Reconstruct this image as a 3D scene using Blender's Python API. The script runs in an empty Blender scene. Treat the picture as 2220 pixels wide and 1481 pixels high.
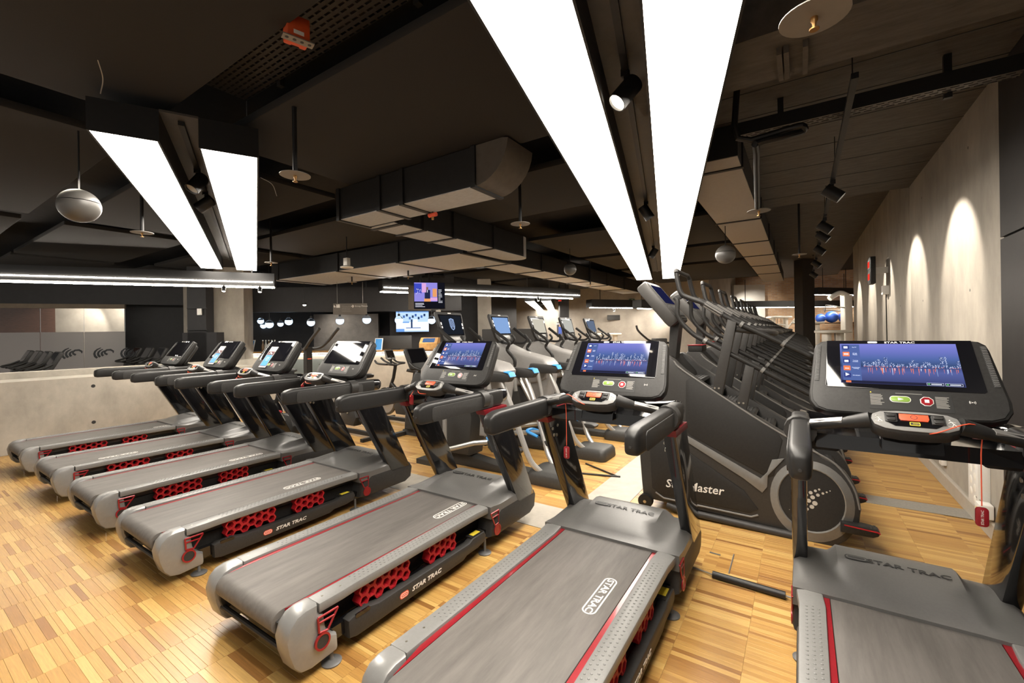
import bpy, math, random
from mathutils import Matrix, Vector
random.seed(7)
C = bpy.context.scene.collection
TH, RO = .5849, -.0142; S_, C_ = math.sin(TH), math.cos(TH)      # camera heading in room axes, slight roll
H, F, HZ = 1.6, 946.5, 720.5
def cw(X, Y, z=0.): return Vector((C_*X - S_*Y, S_*X + C_*Y, z))
def P(px, py, Y):                 # the room point at depth Y that the photograph shows at px, py
    a, b = px-1110, py-HZ; u = math.cos(RO)*a+math.sin(RO)*b; v = -math.sin(RO)*a+math.cos(RO)*b
    return cw(u/F*Y, Y, H - v/F*Y)
def Pz(px, py, z): return P(px, py, 1.) if False else (lambda q: Vector((q.x*(z-H)/(q.z-H), q.y*(z-H)/(q.z-H), z)))(P(px, py, 1.))

# ------------------------------------------------------------ camera, world, lamps
cd = bpy.data.cameras.new('camera'); cam = bpy.data.objects.new('camera', cd); C.objects.link(cam)
cd.sensor_width = 36; cd.lens = 36*F/2220; cd.shift_y = -20./2220
cam.rotation_euler = (Matrix.Rotation(TH, 3, 'Z') @ Matrix.Rotation(math.pi/2, 3, 'X') @ Matrix.Rotation(RO, 3, 'Z')).to_euler(); cam.location = (0, 0, H)
cd.clip_start = .05
sc = bpy.context.scene; sc.camera = cam
sc.view_settings.view_transform = 'Standard'; sc.view_settings.look = 'None'
sc.view_settings.gamma = 1; sc.view_settings.use_curve_mapping = False
sc.view_settings.exposure = 0.18
w = bpy.data.worlds.new('world'); sc.world = w; w.use_nodes = True
w.node_tree.nodes['Background'].inputs[0].default_value = (1, .95, .88, 1)
w.node_tree.nodes['Background'].inputs[1].default_value = .45
PANEL, STRIP = 20., 75.
def spot(loc, target, power, deg, blend=.35, r=.03, col=(1, .91, .79)):
    l = bpy.data.lights.new('spot_light', 'SPOT'); l.energy = power; l.spot_size = math.radians(deg)
    l.spot_blend = blend; l.shadow_soft_size = r; l.color = col
    o = bpy.data.objects.new('spot_light', l); C.objects.link(o); o.location = loc
    o.rotation_euler = (Vector(target)-Vector(loc)).to_track_quat('-Z', 'Y').to_euler(); return o

# ------------------------------------------------------------ materials
def lin(c):
    if isinstance(c, str):
        c = [int(c[i:i+2], 16)/255 for i in (0, 2, 4)]
        c = [x/12.92 if x <= .04045 else ((x+.055)/1.055)**2.4 for x in c]
    return (*c, 1)
MC = {}
def mat(name, col, rough=.5, metal=0., coat=0., emit=0., var=0., scale=20., stretch=(1, 1, 1), bump=0., spec=.5, trans=0., col2=None):
    if name in MC: return MC[name]
    m = bpy.data.materials.new(name); m.use_nodes = True; nt = m.node_tree; b = nt.nodes['Principled BSDF']
    c = lin(col); b.inputs['Base Color'].default_value = c; b.inputs['Roughness'].default_value = rough
    b.inputs['Metallic'].default_value = metal; b.inputs['Coat Weight'].default_value = coat
    b.inputs['Coat Roughness'].default_value = .05; b.inputs['Specular IOR Level'].default_value = spec
    b.inputs['Transmission Weight'].default_value = trans
    if emit: b.inputs['Emission Color'].default_value = c; b.inputs['Emission Strength'].default_value = emit
    if var or bump:
        tc = nt.nodes.new('ShaderNodeTexCoord'); mp = nt.nodes.new('ShaderNodeMapping'); mp.inputs['Scale'].default_value = stretch
        nz = nt.nodes.new('ShaderNodeTexNoise'); nz.inputs['Scale'].default_value = scale; nz.inputs['Detail'].default_value = 6; nz.inputs['Roughness'].default_value = .65
        nt.links.new(tc.outputs['Object'], mp.inputs[0]); nt.links.new(mp.outputs[0], nz.inputs['Vector'])
        if var:
            r = nt.nodes.new('ShaderNodeValToRGB'); r.color_ramp.elements[0].position = .3; r.color_ramp.elements[1].position = .7
            c2 = lin(col2) if col2 else tuple(min(1, x*(1+var)) for x in c[:3])+(1,)
            r.color_ramp.elements[0].color = tuple(x*(1-var) for x in c[:3])+(1,); r.color_ramp.elements[1].color = c2
            nt.links.new(nz.outputs['Fac'], r.inputs[0]); nt.links.new(r.outputs[0], b.inputs['Base Color'])
        if bump:
            bp = nt.nodes.new('ShaderNodeBump'); bp.inputs['Strength'].default_value = bump; bp.inputs['Distance'].default_value = .01
            nt.links.new(nz.outputs['Fac'], bp.inputs['Height']); nt.links.new(bp.outputs[0], b.inputs['Normal'])
    MC[name] = m; return m
def emat(name, col, k):
    if name in MC: return MC[name]
    m = bpy.data.materials.new(name); m.use_nodes = True; nt = m.node_tree; nt.nodes.clear()
    e = nt.nodes.new('ShaderNodeEmission'); o = nt.nodes.new('ShaderNodeOutputMaterial')
    e.inputs[0].default_value = lin(col); e.inputs[1].default_value = k; nt.links.new(e.outputs[0], o.inputs[0]); MC[name] = m; return m

blk = mat('black_plastic', (.020, .019, .018), .48, var=.25, scale=60, bump=.02, spec=.28)
blk2 = mat('charcoal_plastic', (.036, .035, .034), .48, var=.15, scale=80, bump=.03, spec=.3)
foam = mat('black_padded_rubber', (.020, .0195, .019), .42, var=.12, scale=120, bump=.03, spec=.35)
gloss = mat('gloss_black_metal', (.006, .006, .007), .12, coat=.6, var=.3, scale=9)
hoodm = mat('grey_hood_plastic', (.125, .122, .118), .36, var=.06, scale=90, bump=.015)
railm = mat('grey_rail_plastic', (.20, .198, .192), .4, var=.06, scale=70, bump=.02)
silver = mat('silver_paint', (.27, .268, .262), .34, .25, coat=.15, var=.05, scale=40)
alu = mat('brushed_aluminium', (.36, .35, .335), .42, .6, var=.08, scale=60, stretch=(1, 1, 12))
beltm = mat('tread_belt_rubber', (.125, .114, .104), .62, var=.22, scale=26, stretch=(1, .12, 1), bump=.05)
red = mat('red_anodised', (.30, .012, .020), .3, .2, coat=.3, var=.1, scale=40)
redrub = mat('red_rubber', (.42, .012, .02), .45, var=.12, scale=60, bump=.03)
orange = mat('orange_red_button', (.80, .11, .05), .4, var=.05, scale=50)
white = mat('white_print', (.78, .76, .72), .5, var=.03, scale=40)
cream = mat('cream_enamel', (.82, .78, .70), .35, var=.04, scale=20)
darkprint = mat('dark_print', (.03, .03, .03), .5, var=.05, scale=40)
green = mat('green_button', (.22, .36, .06), .4, var=.05, scale=40)
yellow = mat('yellow_label', (.75, .6, .05), .45, var=.05, scale=40)
steel = mat('bolt_steel', (.5, .47, .4), .3, .9, var=.1, scale=80)
glassblk = mat('screen_glass', (.006, .006, .008), .06, coat=.5, var=.2, scale=4)
bluepl = mat('blue_plastic', (.05, .30, .72), .4, var=.06, scale=30)
ballblue = mat('exercise_ball_blue', (.03, .09, .42), .35, var=.06, scale=12)
ceilm = mat('black_acoustic_panel', (.018, .0165, .0155), .9, var=.12, scale=200, bump=.1)
slabm = mat('black_painted_slab', (.018, .016, .015), .9, var=.2, scale=8, bump=.1)
ductside = mat('black_duct_metal', (.012, .0115, .0115), .6, var=.2, scale=12)
ductm = mat('grey_duct_insulation', (.46, .475, .50), .7, var=.16, scale=14, stretch=(1, 5, 1), bump=.06)
slabgrey = mat('dark_concrete_soffit', (.088, .079, .070), .85, var=.3, scale=5, stretch=(1, 4, 1), bump=.2)
conc = mat('board_marked_concrete', (.36, .325, .275), .8, var=.2, scale=3.2, stretch=(1, 1, .45), bump=.12)
concd = mat('far_concrete', (.36, .325, .28), .85, var=.16, scale=2.2, bump=.1)
conch = mat('half_wall_concrete', (.43, .395, .335), .75, var=.17, scale=2.6, stretch=(1, 1.6, 1), bump=.08)
basem = mat('painted_baseboard', (.40, .36, .30), .5, var=.08, scale=10)
blackwall = mat('black_wall_paint', (.018, .017, .018), .6, var=.15, scale=8)
greywall = mat('dark_plaster_panel', (.17, .155, .14), .6, var=.2, scale=6, bump=.15)
woodtop = mat('oak_counter_top', (.44, .25, .09), .4, var=.25, scale=12, stretch=(1, 9, 1))
metalstrip = mat('chequer_floor_strip', (.42, .40, .36), .42, .5, var=.12, scale=60)
brickm = None

# ------------------------------------------------------------ mesh builder
class MB:
    def __init__(s): s.v = []; s.f = []; s.mi = []; s.M = Matrix(); s.cur = 0
    def add(s, vs, fs):
        n = len(s.v); s.v += [tuple(s.M @ Vector(p)) for p in vs]
        for f in fs: s.f.append([i+n for i in f]); s.mi.append(s.cur)
        return s
    def box(s, x0, x1, y0, y1, z0, z1):
        return s.add([(x0,y0,z0),(x1,y0,z0),(x1,y1,z0),(x0,y1,z0),(x0,y0,z1),(x1,y0,z1),(x1,y1,z1),(x0,y1,z1)],
                     [(3,2,1,0),(4,5,6,7),(0,1,5,4),(1,2,6,5),(2,3,7,6),(3,0,4,7)])
    def loft(s, rings, cap=True, close=False):
        n = len(rings[0]); vs = [p for r in rings for p in r]; fs = []; m = len(rings)
        for k in range(m if close else m-1):
            a, b = k*n, ((k+1) % m)*n
            for i in range(n): j = (i+1) % n; fs.append((a+i, a+j, b+j, b+i))
        if cap and not close: fs.append(tuple(range(n-1, -1, -1))); fs.append(tuple(range((m-1)*n, m*n)))
        return s.add(vs, fs)
    def prism(s, poly, a0, a1, axis='x', bev=0.):
        """polygon (two coordinates) extruded along axis from a0 to a1, edges chamfered by bev"""
        ar = sum(poly[i][0]*poly[(i+1) % len(poly)][1]-poly[(i+1) % len(poly)][0]*poly[i][1] for i in range(len(poly)))
        if ar < 0: poly = poly[::-1]
        def inset(d):
            out = []; n = len(poly)
            for i in range(n):
                p0, p1, p2 = Vector(poly[i-1]), Vector(poly[i]), Vector(poly[(i+1) % n])
                e1 = (p1-p0); e2 = (p2-p1)
                if e1.length < 1e-9 or e2.length < 1e-9: out.append(p1); continue
                e1.normalize(); e2.normalize(); n1 = Vector((-e1.y, e1.x)); n2 = Vector((-e2.y, e2.x))
                m = n1+n2; q = max(.35, 1+n1.dot(n2)); out.append(p1+m*(d/q))
            return out
        def to(p, a):
            return {'x': (a, p[0], p[1]), 'y': (p[0], a, p[1]), 'z': (p[0], p[1], a)}[axis]
        base = [Vector(p) for p in poly]
        if bev:
            i1 = inset(bev); i2 = inset(bev*.3)
            seq = [(i1, a0), (i2, a0+bev*.3), (base, a0+bev), (base, a1-bev), (i2, a1-bev*.3), (i1, a1)]
        else: seq = [(base, a0), (base, a1)]
        rings = [[to(p, a) for p in r] for r, a in seq]
        if axis == 'y': rings = [r[::-1] for r in rings]
        return s.loft(rings)
    def tube(s, path, r, n=10, close=False, squash=1.):
        path = [Vector(p) for p in path]; m = len(path); rr = r if isinstance(r, (list, tuple)) else [r]*m
        T = []
        for i in range(m):
            a = path[(i-1) % m] if (close or i > 0) else path[0]; b = path[(i+1) % m] if (close or i < m-1) else path[-1]
            T.append((b-a).normalized())
        up = Vector((0, 0, 1)) if abs(T[0].z) < .9 else Vector((1, 0, 0))
        N = (up - T[0]*up.dot(T[0])).normalized(); rings = []
        for i in range(m):
            N = (N - T[i]*N.dot(T[i])).normalized(); B = T[i].cross(N)
            rings.append([path[i] + (N*math.cos(t)*squash + B*math.sin(t))*rr[i] for t in [2*math.pi*k/n for k in range(n)]])
        return s.loft(rings, close=close)
    def lathe(s, prof, n=20, o=(0, 0, 0), axis='z'):
        rings = []
        for r, h in prof:
            ring = []
            for k in range(n):
                t = 2*math.pi*k/n; a, b = max(r, 1e-4)*math.cos(t), max(r, 1e-4)*math.sin(t)
                p = {'z': (a, b, h), 'x': (h, a, b), 'y': (b, h, a)}[axis]
                ring.append((p[0]+o[0], p[1]+o[1], p[2]+o[2]))
            rings.append(ring)
        return s.loft(rings)
    def ball(s, o, r, n=16, sq=1., lo=-90, hi=90):
        return s.lathe([(r*math.cos(math.radians(a)), r*sq*math.sin(math.radians(a))) for a in [lo+(hi-lo)*k/10 for k in range(11)]], n, o)
    def build(s, name, mats, parent=None, ang=35, loc=None):
        me = bpy.data.meshes.new(name); me.from_pydata(s.v, [], s.f)
        ms = mats if isinstance(mats, (list, tuple)) else [mats]
        for m in ms: me.materials.append(m)
        if len(ms) > 1: me.polygons.foreach_set('material_index', s.mi)
        me.update()
        if ang:
            me.polygons.foreach_set('use_smooth', [True]*len(me.polygons)); me.set_sharp_from_angle(angle=math.radians(ang))
        o = bpy.data.objects.new(name, me); C.objects.link(o)
        if parent: o.parent = parent
        if loc: o.location = loc
        return o
def rr(x0, x1, y0, y1, r, n=4):
    out = []
    for cx, cy, a in ((x1-r, y1-r, 0), (x0+r, y1-r, 90), (x0+r, y0+r, 180), (x1-r, y0+r, 270)):
        for k in range(n+1):
            t = math.radians(a+90*k/n); out.append((cx+r*math.cos(t), cy+r*math.sin(t)))
    return out
def circ(cx, cy, r, n=20, a0=0, a1=360):
    full = abs(a1-a0) >= 359
    return [(cx+r*math.cos(math.radians(a0+(a1-a0)*k/(n if full else n-1))), cy+r*math.sin(math.radians(a0+(a1-a0)*k/(n if full else n-1)))) for k in range(n)]
def smooth(path, k=4):
    """Catmull-Rom through points"""
    p = [Vector(q) for q in path]; p = [2*p[0]-p[1]]+p+[2*p[-1]-p[-2]]; out = []
    for i in range(1, len(p)-2):
        for j in range(k):
            t = j/k; a, b, c, d = p[i-1], p[i], p[i+1], p[i+2]
            out.append(.5*((2*b)+(c-a)*t+(2*a-5*b+4*c-d)*t*t+(3*b-a-3*c+d)*t**3))
    out.append(p[-2]); return out
def empty(name, loc=(0, 0, 0), rz=0.):
    o = bpy.data.objects.new(name, None); C.objects.link(o); o.location = loc; o.rotation_euler = (0, 0, rz); o.empty_display_size = .1; return o
def tag(o, label, cat, group=None):
    o['label'] = label; o['category'] = cat
    if group: o['group'] = group
    return o
def struct(o): o['kind'] = 'structure'; return o
def tree(root):
    r = root.copy(); C.objects.link(r)
    for ch in list(root.children):
        c = ch.copy(); C.objects.link(c); c.parent = r
        for g in ch.children:
            d = g.copy(); C.objects.link(d); d.parent = c
    return r
TXT = {}
def text(body, size, mtl, parent, M, name='lettering', depth=.0006, bold=.0, shear=0., sx=1., align='CENTER'):
    key = (body, size, mtl.name, bold, shear, sx, align)
    if key not in TXT:
        cu = bpy.data.curves.new('t', 'FONT'); cu.body = body; cu.size = size; cu.extrude = depth; cu.offset = bold*size; cu.shear = shear
        cu.align_x = align; cu.align_y = 'CENTER'; cu.resolution_u = 2
        to = bpy.data.objects.new('t', cu); C.objects.link(to)
        dg = bpy.context.evaluated_depsgraph_get(); me = bpy.data.meshes.new_from_object(to.evaluated_get(dg))
        bpy.data.objects.remove(to); bpy.data.curves.remove(cu)
        ys = [v.co.y for v in me.vertices]; xs = [v.co.x for v in me.vertices]; me.transform(Matrix.Translation((-(min(xs)+max(xs))/2 if align == 'CENTER' else 0, -(min(ys)+max(ys))/2, 0))); me.transform(Matrix.Diagonal((sx, 1, 1, 1))); me.materials.clear(); me.materials.append(mtl); me.name = name; TXT[key] = me
    o = bpy.data.objects.new(name, TXT[key]); C.objects.link(o)
    if parent: o.parent = parent
    o.matrix_basis = M; return o
def frame(o, u, v):
    """matrix with local x = u, local y = v, origin o"""
    u = Vector(u).normalized(); v = Vector(v); v = (v-u*v.dot(u)).normalized(); n = u.cross(v)
    return Matrix(((u.x, v.x, n.x, o[0]), (u.y, v.y, n.y, o[1]), (u.z, v.z, n.z, o[2]), (0, 0, 0, 1)))
# ------------------------------------------------------------ floor: industrial parquet
def woodmat(name, brick):
    m = bpy.data.materials.new(name); m.use_nodes = True; nt = m.node_tree; N = nt.nodes; b = N['Principled BSDF']; lk = nt.links.new
    tc = N.new('ShaderNodeTexCoord'); g = N.new('ShaderNodeNewGeometry')
    ramp = N.new('ShaderNodeValToRGB'); e = ramp.color_ramp.elements
    e[0].position = 0; e[0].color = (.25, .11, .027, 1); e[1].position = 1; e[1].color = (.62, .40, .135, 1)
    for p, c in ((.07, (.34, .165, .043, 1)), (.2, (.435, .235, .064, 1)), (.72, (.505, .295, .085, 1)), (.92, (.57, .35, .112, 1))):
        x = e.new(p); x.color = c
    if brick:
        mp = N.new('ShaderNodeMapping'); mp.inputs['Rotation'].default_value = (0, 0, math.pi/2)
        br = N.new('ShaderNodeTexBrick'); br.inputs['Scale'].default_value = 1; br.inputs['Brick Width'].default_value = .03; br.inputs['Row Height'].default_value = .31
        br.inputs['Mortar Size'].default_value = .0006; br.inputs['Color1'].default_value = (0, 0, 0, 1); br.inputs['Color2'].default_value = (1, 1, 1, 1); br.inputs['Mortar'].default_value = (.2, .2, .2, 1)
        lk(tc.outputs['Object'], mp.inputs[0]); lk(mp.outputs[0], br.inputs['Vector']); fac = br.outputs['Color']
    else:
        oi = N.new('ShaderNodeObjectInfo'); ad = N.new('ShaderNodeMath'); fr = N.new('ShaderNodeMath'); fr.operation = 'FRACT'
        lk(g.outputs['Random Per Island'], ad.inputs[0]); lk(oi.outputs['Random'], ad.inputs[1]); lk(ad.outputs[0], fr.inputs[0]); fac = fr.outputs[0]
    lk(fac, ramp.inputs[0])
    mp2 = N.new('ShaderNodeMapping'); mp2.inputs['Scale'].default_value = (2.2, 42, 1); nz = N.new('ShaderNodeTexNoise'); nz.inputs['Scale'].default_value = 3; nz.inputs['Detail'].default_value = 7; nz.inputs['Roughness'].default_value = .7
    lk(g.outputs['Position'], mp2.inputs[0]); lk(mp2.outputs[0], nz.inputs['Vector'])
    mr = N.new('ShaderNodeMapRange'); mr.inputs[1].default_value = .3; mr.inputs[2].default_value = .7; mr.inputs[3].default_value = .80; mr.inputs[4].default_value = 1.16; lk(nz.outputs['Fac'], mr.inputs[0])
    mx = N.new('ShaderNodeVectorMath'); mx.operation = 'SCALE'; lk(ramp.outputs[0], mx.inputs[0]); lk(mr.outputs[0], mx.inputs['Scale']); lk(mx.outputs[0], b.inputs['Base Color'])
    b.inputs['Roughness'].default_value = .38; b.inputs['Coat Weight'].default_value = .12; b.inputs['Coat Roughness'].default_value = .25
    bp = N.new('ShaderNodeBump'); bp.inputs['Strength'].default_value = .05; bp.inputs['Distance'].default_value = .004; lk(nz.outputs['Fac'], bp.inputs['Height']); lk(bp.outputs[0], b.inputs['Normal'])
    return m
wood = woodmat('parquet_strip_wood', False); woodfar = woodmat('parquet_floor_wood', True)
m = MB(); m.box(-25, 4.5, -1.5, 28, -.2, -.004)
floor = struct(m.build('floor', woodfar, ang=0))
TC = [-7.863, -6.40, -5.094, -3.797, -2.317, -1.011, .378]; TY = .99        # centre lines of the seven treadmills
def camspace(x, y): return C_*x+S_*y, -S_*x+C_*y
def under(x, y): return 1.02 < y < 3.1 and any(abs(x-t) < .36 for t in TC)
def foot(x, y):
    return (y > 3.95 and -1.2 < x < .3)
rows = []
W = (.022, .03, .03, .038, .05)
for i in range(-29, 4):
    x0 = i*.31+.06; y = .2 + random.random()*.05
    while y < 8.6:
        wd = random.choice(W); xc, yc = x0+.155, y+wd/2; y += wd
        if x0+.31 > 1.18 or x0 < -9.2: continue
        X, Y = camspace(xc, yc)
        if Y < 1.2: continue
        px, py = 1110+F*X/Y, HZ+F*H/Y
        if px < -60 or px > 2280 or py > 1560: continue
        rows.append((Y, xc, yc, wd, -10 < px < 2230 and py < 1500 and not under(xc, yc) and not foot(xc, yc), px, py))
vis = sorted([r for r in rows if r[4]], key=lambda r: r[0])
single = set(id(r) for r in vis[:300])
def plank_mb(mb, x, y, wd, dz):
    g = .0003; a, b_ = .155-g, wd/2-g; t = .0007
    return mb.add([(x-a, y-b_, -.006), (x+a, y-b_, -.006), (x+a, y+b_, -.006), (x-a, y+b_, -.006),
                   (x-a, y-b_, dz-t), (x+a, y-b_, dz-t), (x+a, y+b_, dz-t), (x-a, y+b_, dz-t),
                   (x-a+t, y-b_+t, dz), (x+a-t, y-b_+t, dz), (x+a-t, y+b_-t, dz), (x-a+t, y+b_-t, dz)],
                  [(0, 1, 5, 4), (1, 2, 6, 5), (2, 3, 7, 6), (3, 0, 4, 7), (4, 5, 9, 8), (5, 6, 10, 9), (6, 7, 11, 10), (7, 4, 8, 11), (8, 9, 10, 11)])
pm = {}
rest = MB()
for r in rows:
    Y, x, y, wd = r[:4]; dz = -random.random()*.0003
    if id(r) in single:
        if wd not in pm:
            o = plank_mb(MB(), 0, 0, wd, 0).build('plank', wood, floor, ang=0); pm[wd] = o.data
        else:
            o = bpy.data.objects.new('plank', pm[wd]); C.objects.link(o); o.parent = floor
        o.location = (x, y, dz)
    else: plank_mb(rest, x, y, wd, dz)
o = rest.build('parquet_strips', wood, floor, ang=0); o['kind'] = 'stuff'

# ------------------------------------------------------------ walls
WX = 1.19
m = MB(); m.box(1.21, 1.5, -1.5, 4.44, 0, 3.6); struct(m.build('wall_right_near', blackwall))
q = MB(); q.box(1.17, 1.22, 2.8, 4.44, .02, 2.2); q.box(1.17, 1.22, 2.8, 4.44, 2.215, 3.4); q.build('cladding_panel', mat('dark_steel_cladding', (.03, .027, .026), .42, .3, var=.2, scale=5), bpy.data.objects['wall_right_near'])
wall = MB(); wall.box(1.25, 1.55, 4.45, 14.9, 0, 4.0); wr = struct(wall.build('wall_right', conc))
for a, b in ((4.45, 7.56), (7.57, 10.68), (10.69, 13.7), (13.71, 14.9)):
    q = MB(); q.prism(rr(a, b, .0, 3.95, .004, 1), WX, WX+.07, 'x', .004); q.build('concrete_panel', conc, wr)
for y in (5.2, 6.9, 8.3, 10.0):
    for z in (.62, 1.9, 3.1):
        q = MB(); q.lathe([(.001, WX-.0005), (.012, WX-.0005), (.016, WX+.001)], 12, (0, y, z), 'x'); q.build('tie_hole', darkprint, wr)
m = MB(); m.prism([(WX, 0), (WX, .13), (WX-.015, .13), (WX-.025, .12), (WX-.025, 0)], 4.45, 14.9, 'y'); struct(m.build('baseboard_right', basem))
m = MB(); m.box(-14, -2.5, 15.5, 15.8, 0, 4.0); struct(m.build('wall_far', concd))
m = MB(); m.box(-2.8, -2.5, 15.8, 23, 0, 4.0); struct(m.build('wall_far_return', concd))
def brickmat():
    m = bpy.data.materials.new('pale_brick'); m.use_nodes = True; nt = m.node_tree; b = nt.nodes['Principled BSDF']; tc = nt.nodes.new('ShaderNodeTexCoord')
    mp = nt.nodes.new('ShaderNodeMapping'); mp.inputs['Rotation'].default_value = (math.pi/2, 0, 0)
    br = nt.nodes.new('ShaderNodeTexBrick'); br.inputs['Scale'].default_value = 1; br.inputs['Brick Width'].default_value = .24; br.inputs['Row Height'].default_value = .075; br.inputs['Mortar Size'].default_value = .008
    br.inputs['Color1'].default_value = (.40, .24, .135, 1); br.inputs['Color2'].default_value = (.52, .34, .20, 1); br.inputs['Mortar'].default_value = (.42, .36, .29, 1)
    nt.links.new(tc.outputs['Object'], mp.inputs[0]); nt.links.new(mp.outputs[0], br.inputs['Vector']); nt.links.new(br.outputs['Color'], b.inputs['Base Color']); b.inputs['Roughness'].default_value = .85; return m
brickm = brickmat()
m = MB(); m.box(-2.5, 4.5, 22.5, 22.9, 0, 4.0); struct(m.build('wall_far_right', brickm))
m = MB(); m.box(4.0, 4.4, 15.0, 22.5, 0, 4.0); struct(m.build('wall_right_far', brickm))
m = MB(); m.box(1.55, 4.4, 14.8, 15.0, 0, 4.0); struct(m.build('wall_right_return', conc))
def wallpix(name, p0, p1, z0, z1, th, mt):
    """upright slab between two plan points, thickness away from the room's middle"""
    d = Vector((p1[0]-p0[0], p1[1]-p0[1])).normalized(); n = Vector((-d.y, d.x))
    return MB().prism([(p0[0], p0[1]), (p1[0], p1[1]), (p1[0]+n.x*th, p1[1]+n.y*th), (p0[0]+n.x*th, p0[1]+n.y*th)], z0, z1, 'z').build(name, mt)
A0, A1 = P(440, 700, 12.5), P(1064, 700, 13.4)
struct(wallpix('wall_back', A0, A1, 0, 3.5, .3, blackwall))
m = MB(); m.box(-24.5, -24.2, -1.5, 12, 0, 3.6); struct(m.build('wall_left', blackwall))
# half-height concrete wall beside the first treadmill
m = MB(); m.box(-9.45, -9.15, -1.4, 5.2, 0, 1.005); hw = struct(m.build('wall_half_height', conch))
q = MB(); q.prism(rr(-10.05, -9.80, .0, 1.10, .004, 1), -1.4, 5.2, 'y'); q.build('rear_parapet', conch, hw)
q = MB(); q.box(-9.80, -9.45, -1.4, 5.2, .95, 1.005); q.build('sill_slab', conch, hw)
for y in (-.5, 2.05, 4.2):
    for z in (.86, .30):
        q = MB(); q.lathe([(.001, -9.153), (.020, -9.153), (.026, -9.1485)], 14, (0, y, z), 'x'); q.build('tie_hole', darkprint, hw)

# ------------------------------------------------------------ ceiling
m = MB(); m.box(-17, 4.5, -1.5, 23, 3.96, 4.1); m.box(-25, -.9, -1.5, 15.5, 3.52, 3.8); ceil = struct(m.build('ceiling', slabm, ang=0))
m = MB(); m.box(-.9, 1.25, 3.08, 7.6, 3.41, 4.0); sof = struct(m.build('ceiling_soffit', slabgrey, ang=0))
m = MB(); m.box(-.9, 1.25, 7.6, 22, 3.75, 4.0); struct(m.build('ceiling_soffit_far', slabgrey, ang=0))
m = MB(); m.box(-.9, 1.25, -1.5, 2.55, 3.41, 4.0); struct(m.build('ceiling_soffit_near', slabm, ang=0))
m = MB(); m.box(-.9, 1.22, 2.58, 3.08, 3.10, 4.0); struct(m.build('beam_ceiling', slabgrey, ang=0))
PX = ((-15.9, -12.4), (-12.1, -8.6), (-8.2, -4.55), (-4.0, -1.06)); PY = ((-1.5, 1.25), (1.65, 3.15), (3.75, 5.15), (6.6, 8.7), (9.0, 11.0), (11.4, 15.2))
def ceil_at(x, y):
    if any(a <= x <= b for a, b in PX) and any(a <= y <= b for a, b in PY): return 3.2
    return 3.52 if x < -.9 else 3.10 if 2.58 < y < 3.08 else 3.41 if y < 7.6 else 3.75
for y in (3.45, 3.8, 4.25, 4.75, 5.3, 5.9, 6.5, 7.1):                # board joints of the soffit
    q = MB(); q.box(-.9, 1.19, y, y+.006, 3.406, 3.411); q.build('board_joint', darkprint, sof)
for (x0, x1) in PX:
    for (y0, y1) in PY:
        q = MB(); q.prism(rr(x0, x1, y0, y1, .01, 1), 3.20, 3.26, 'z', .006); q.build('acoustic_panel', ceilm, ceil)
# ------------------------------------------------------------ treadmill
scr_sky = bpy.data.materials.new('screen_sky'); scr_sky.use_nodes = True
def _sky():
    nt = scr_sky.node_tree; nt.nodes.clear(); N = nt.nodes; lk = nt.links.new
    tc = N.new('ShaderNodeTexCoord'); sx = N.new('ShaderNodeSeparateXYZ'); lk(tc.outputs['Generated'], sx.inputs[0])
    rp = N.new('ShaderNodeValToRGB'); e = rp.color_ramp.elements; e[0].position = 0; e[0].color = lin('3a3f6a'); e[1].position = 1; e[1].color = lin('7d80cf')
    for p, c in ((.30, '55609b'), (.395, '4a5488'), (.41, '39406c'), (.45, '364a70'), (.62, '4f65a0'), (.8, '6a72bb')):
        x = e.new(p); x.color = lin(c)
    lk(sx.outputs['Y'], rp.inputs[0]); em = N.new('ShaderNodeEmission'); em.inputs[1].default_value = 1.0; lk(rp.outputs[0], em.inputs[0])
    gl = N.new('ShaderNodeBsdfGlossy'); gl.inputs['Roughness'].default_value = .08; gl.inputs[0].default_value = (.045, .045, .045, 1)
    ad = N.new('ShaderNodeAddShader'); o = N.new('ShaderNodeOutputMaterial'); lk(em.outputs[0], ad.inputs[0]); lk(gl.outputs[0], ad.inputs[1]); lk(ad.outputs[0], o.inputs[0])
_sky()
s_white = emat('screen_white', 'dfe6ff', 1.5); s_dim = emat('screen_pale_blue', '9db4e0', .9); s_or = emat('screen_orange', 'f0784a', 1.2)
s_pink = emat('screen_pink', 'e88a8a', .9); s_navy = emat('screen_navy', '3c4586', .9); s_pan = emat('screen_panel_blue', '566aa6', .9); s_dark = emat('screen_dark', '2b2c44', .8); s_grn = emat('screen_green', '5fae6a', .9); s_bld = emat('screen_building', '46598c', .95)

LZ = 0.
CT = math.radians(35)                                   # console tilt
CM = Matrix(((1, 0, 0, 0), (0, math.sin(CT), -math.cos(CT), 1.595), (0, math.cos(CT), math.sin(CT), 1.198), (0, 0, 0, 1)))
def mb(M=None):
    q = MB(); q.M = M if M is not None else Matrix.Translation((0, 0, LZ))
    return q
def honey(cols, y0, z0, x0, x1, sgn):
    """honeycomb cushion: hexagonal cells with open middles"""
    q = mb(); R = .0325; h = R*math.sqrt(3)/2; r = R*.72
    for c in range(cols):
        for rrow in range(2):
            cy = y0+R+c*1.5*R; cz = z0+h*(1+2*rrow)+(h if c % 2 else 0)-h*.5
            o = [(cy+R*1.06*math.cos(math.radians(60*k)), cz+R*1.06*math.sin(math.radians(60*k))) for k in range(6)]
            i = [(cy+r*math.cos(math.radians(60*k)), cz+r*math.sin(math.radians(60*k))) for k in range(6)]
            X0, X1 = sorted((sgn*x0, sgn*x1))
            q.loft([[(x, *p) for p in s] for x, s in ((X0, o), (X1, o), (X1, i), (X0, i))], close=True)
    return q
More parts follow.
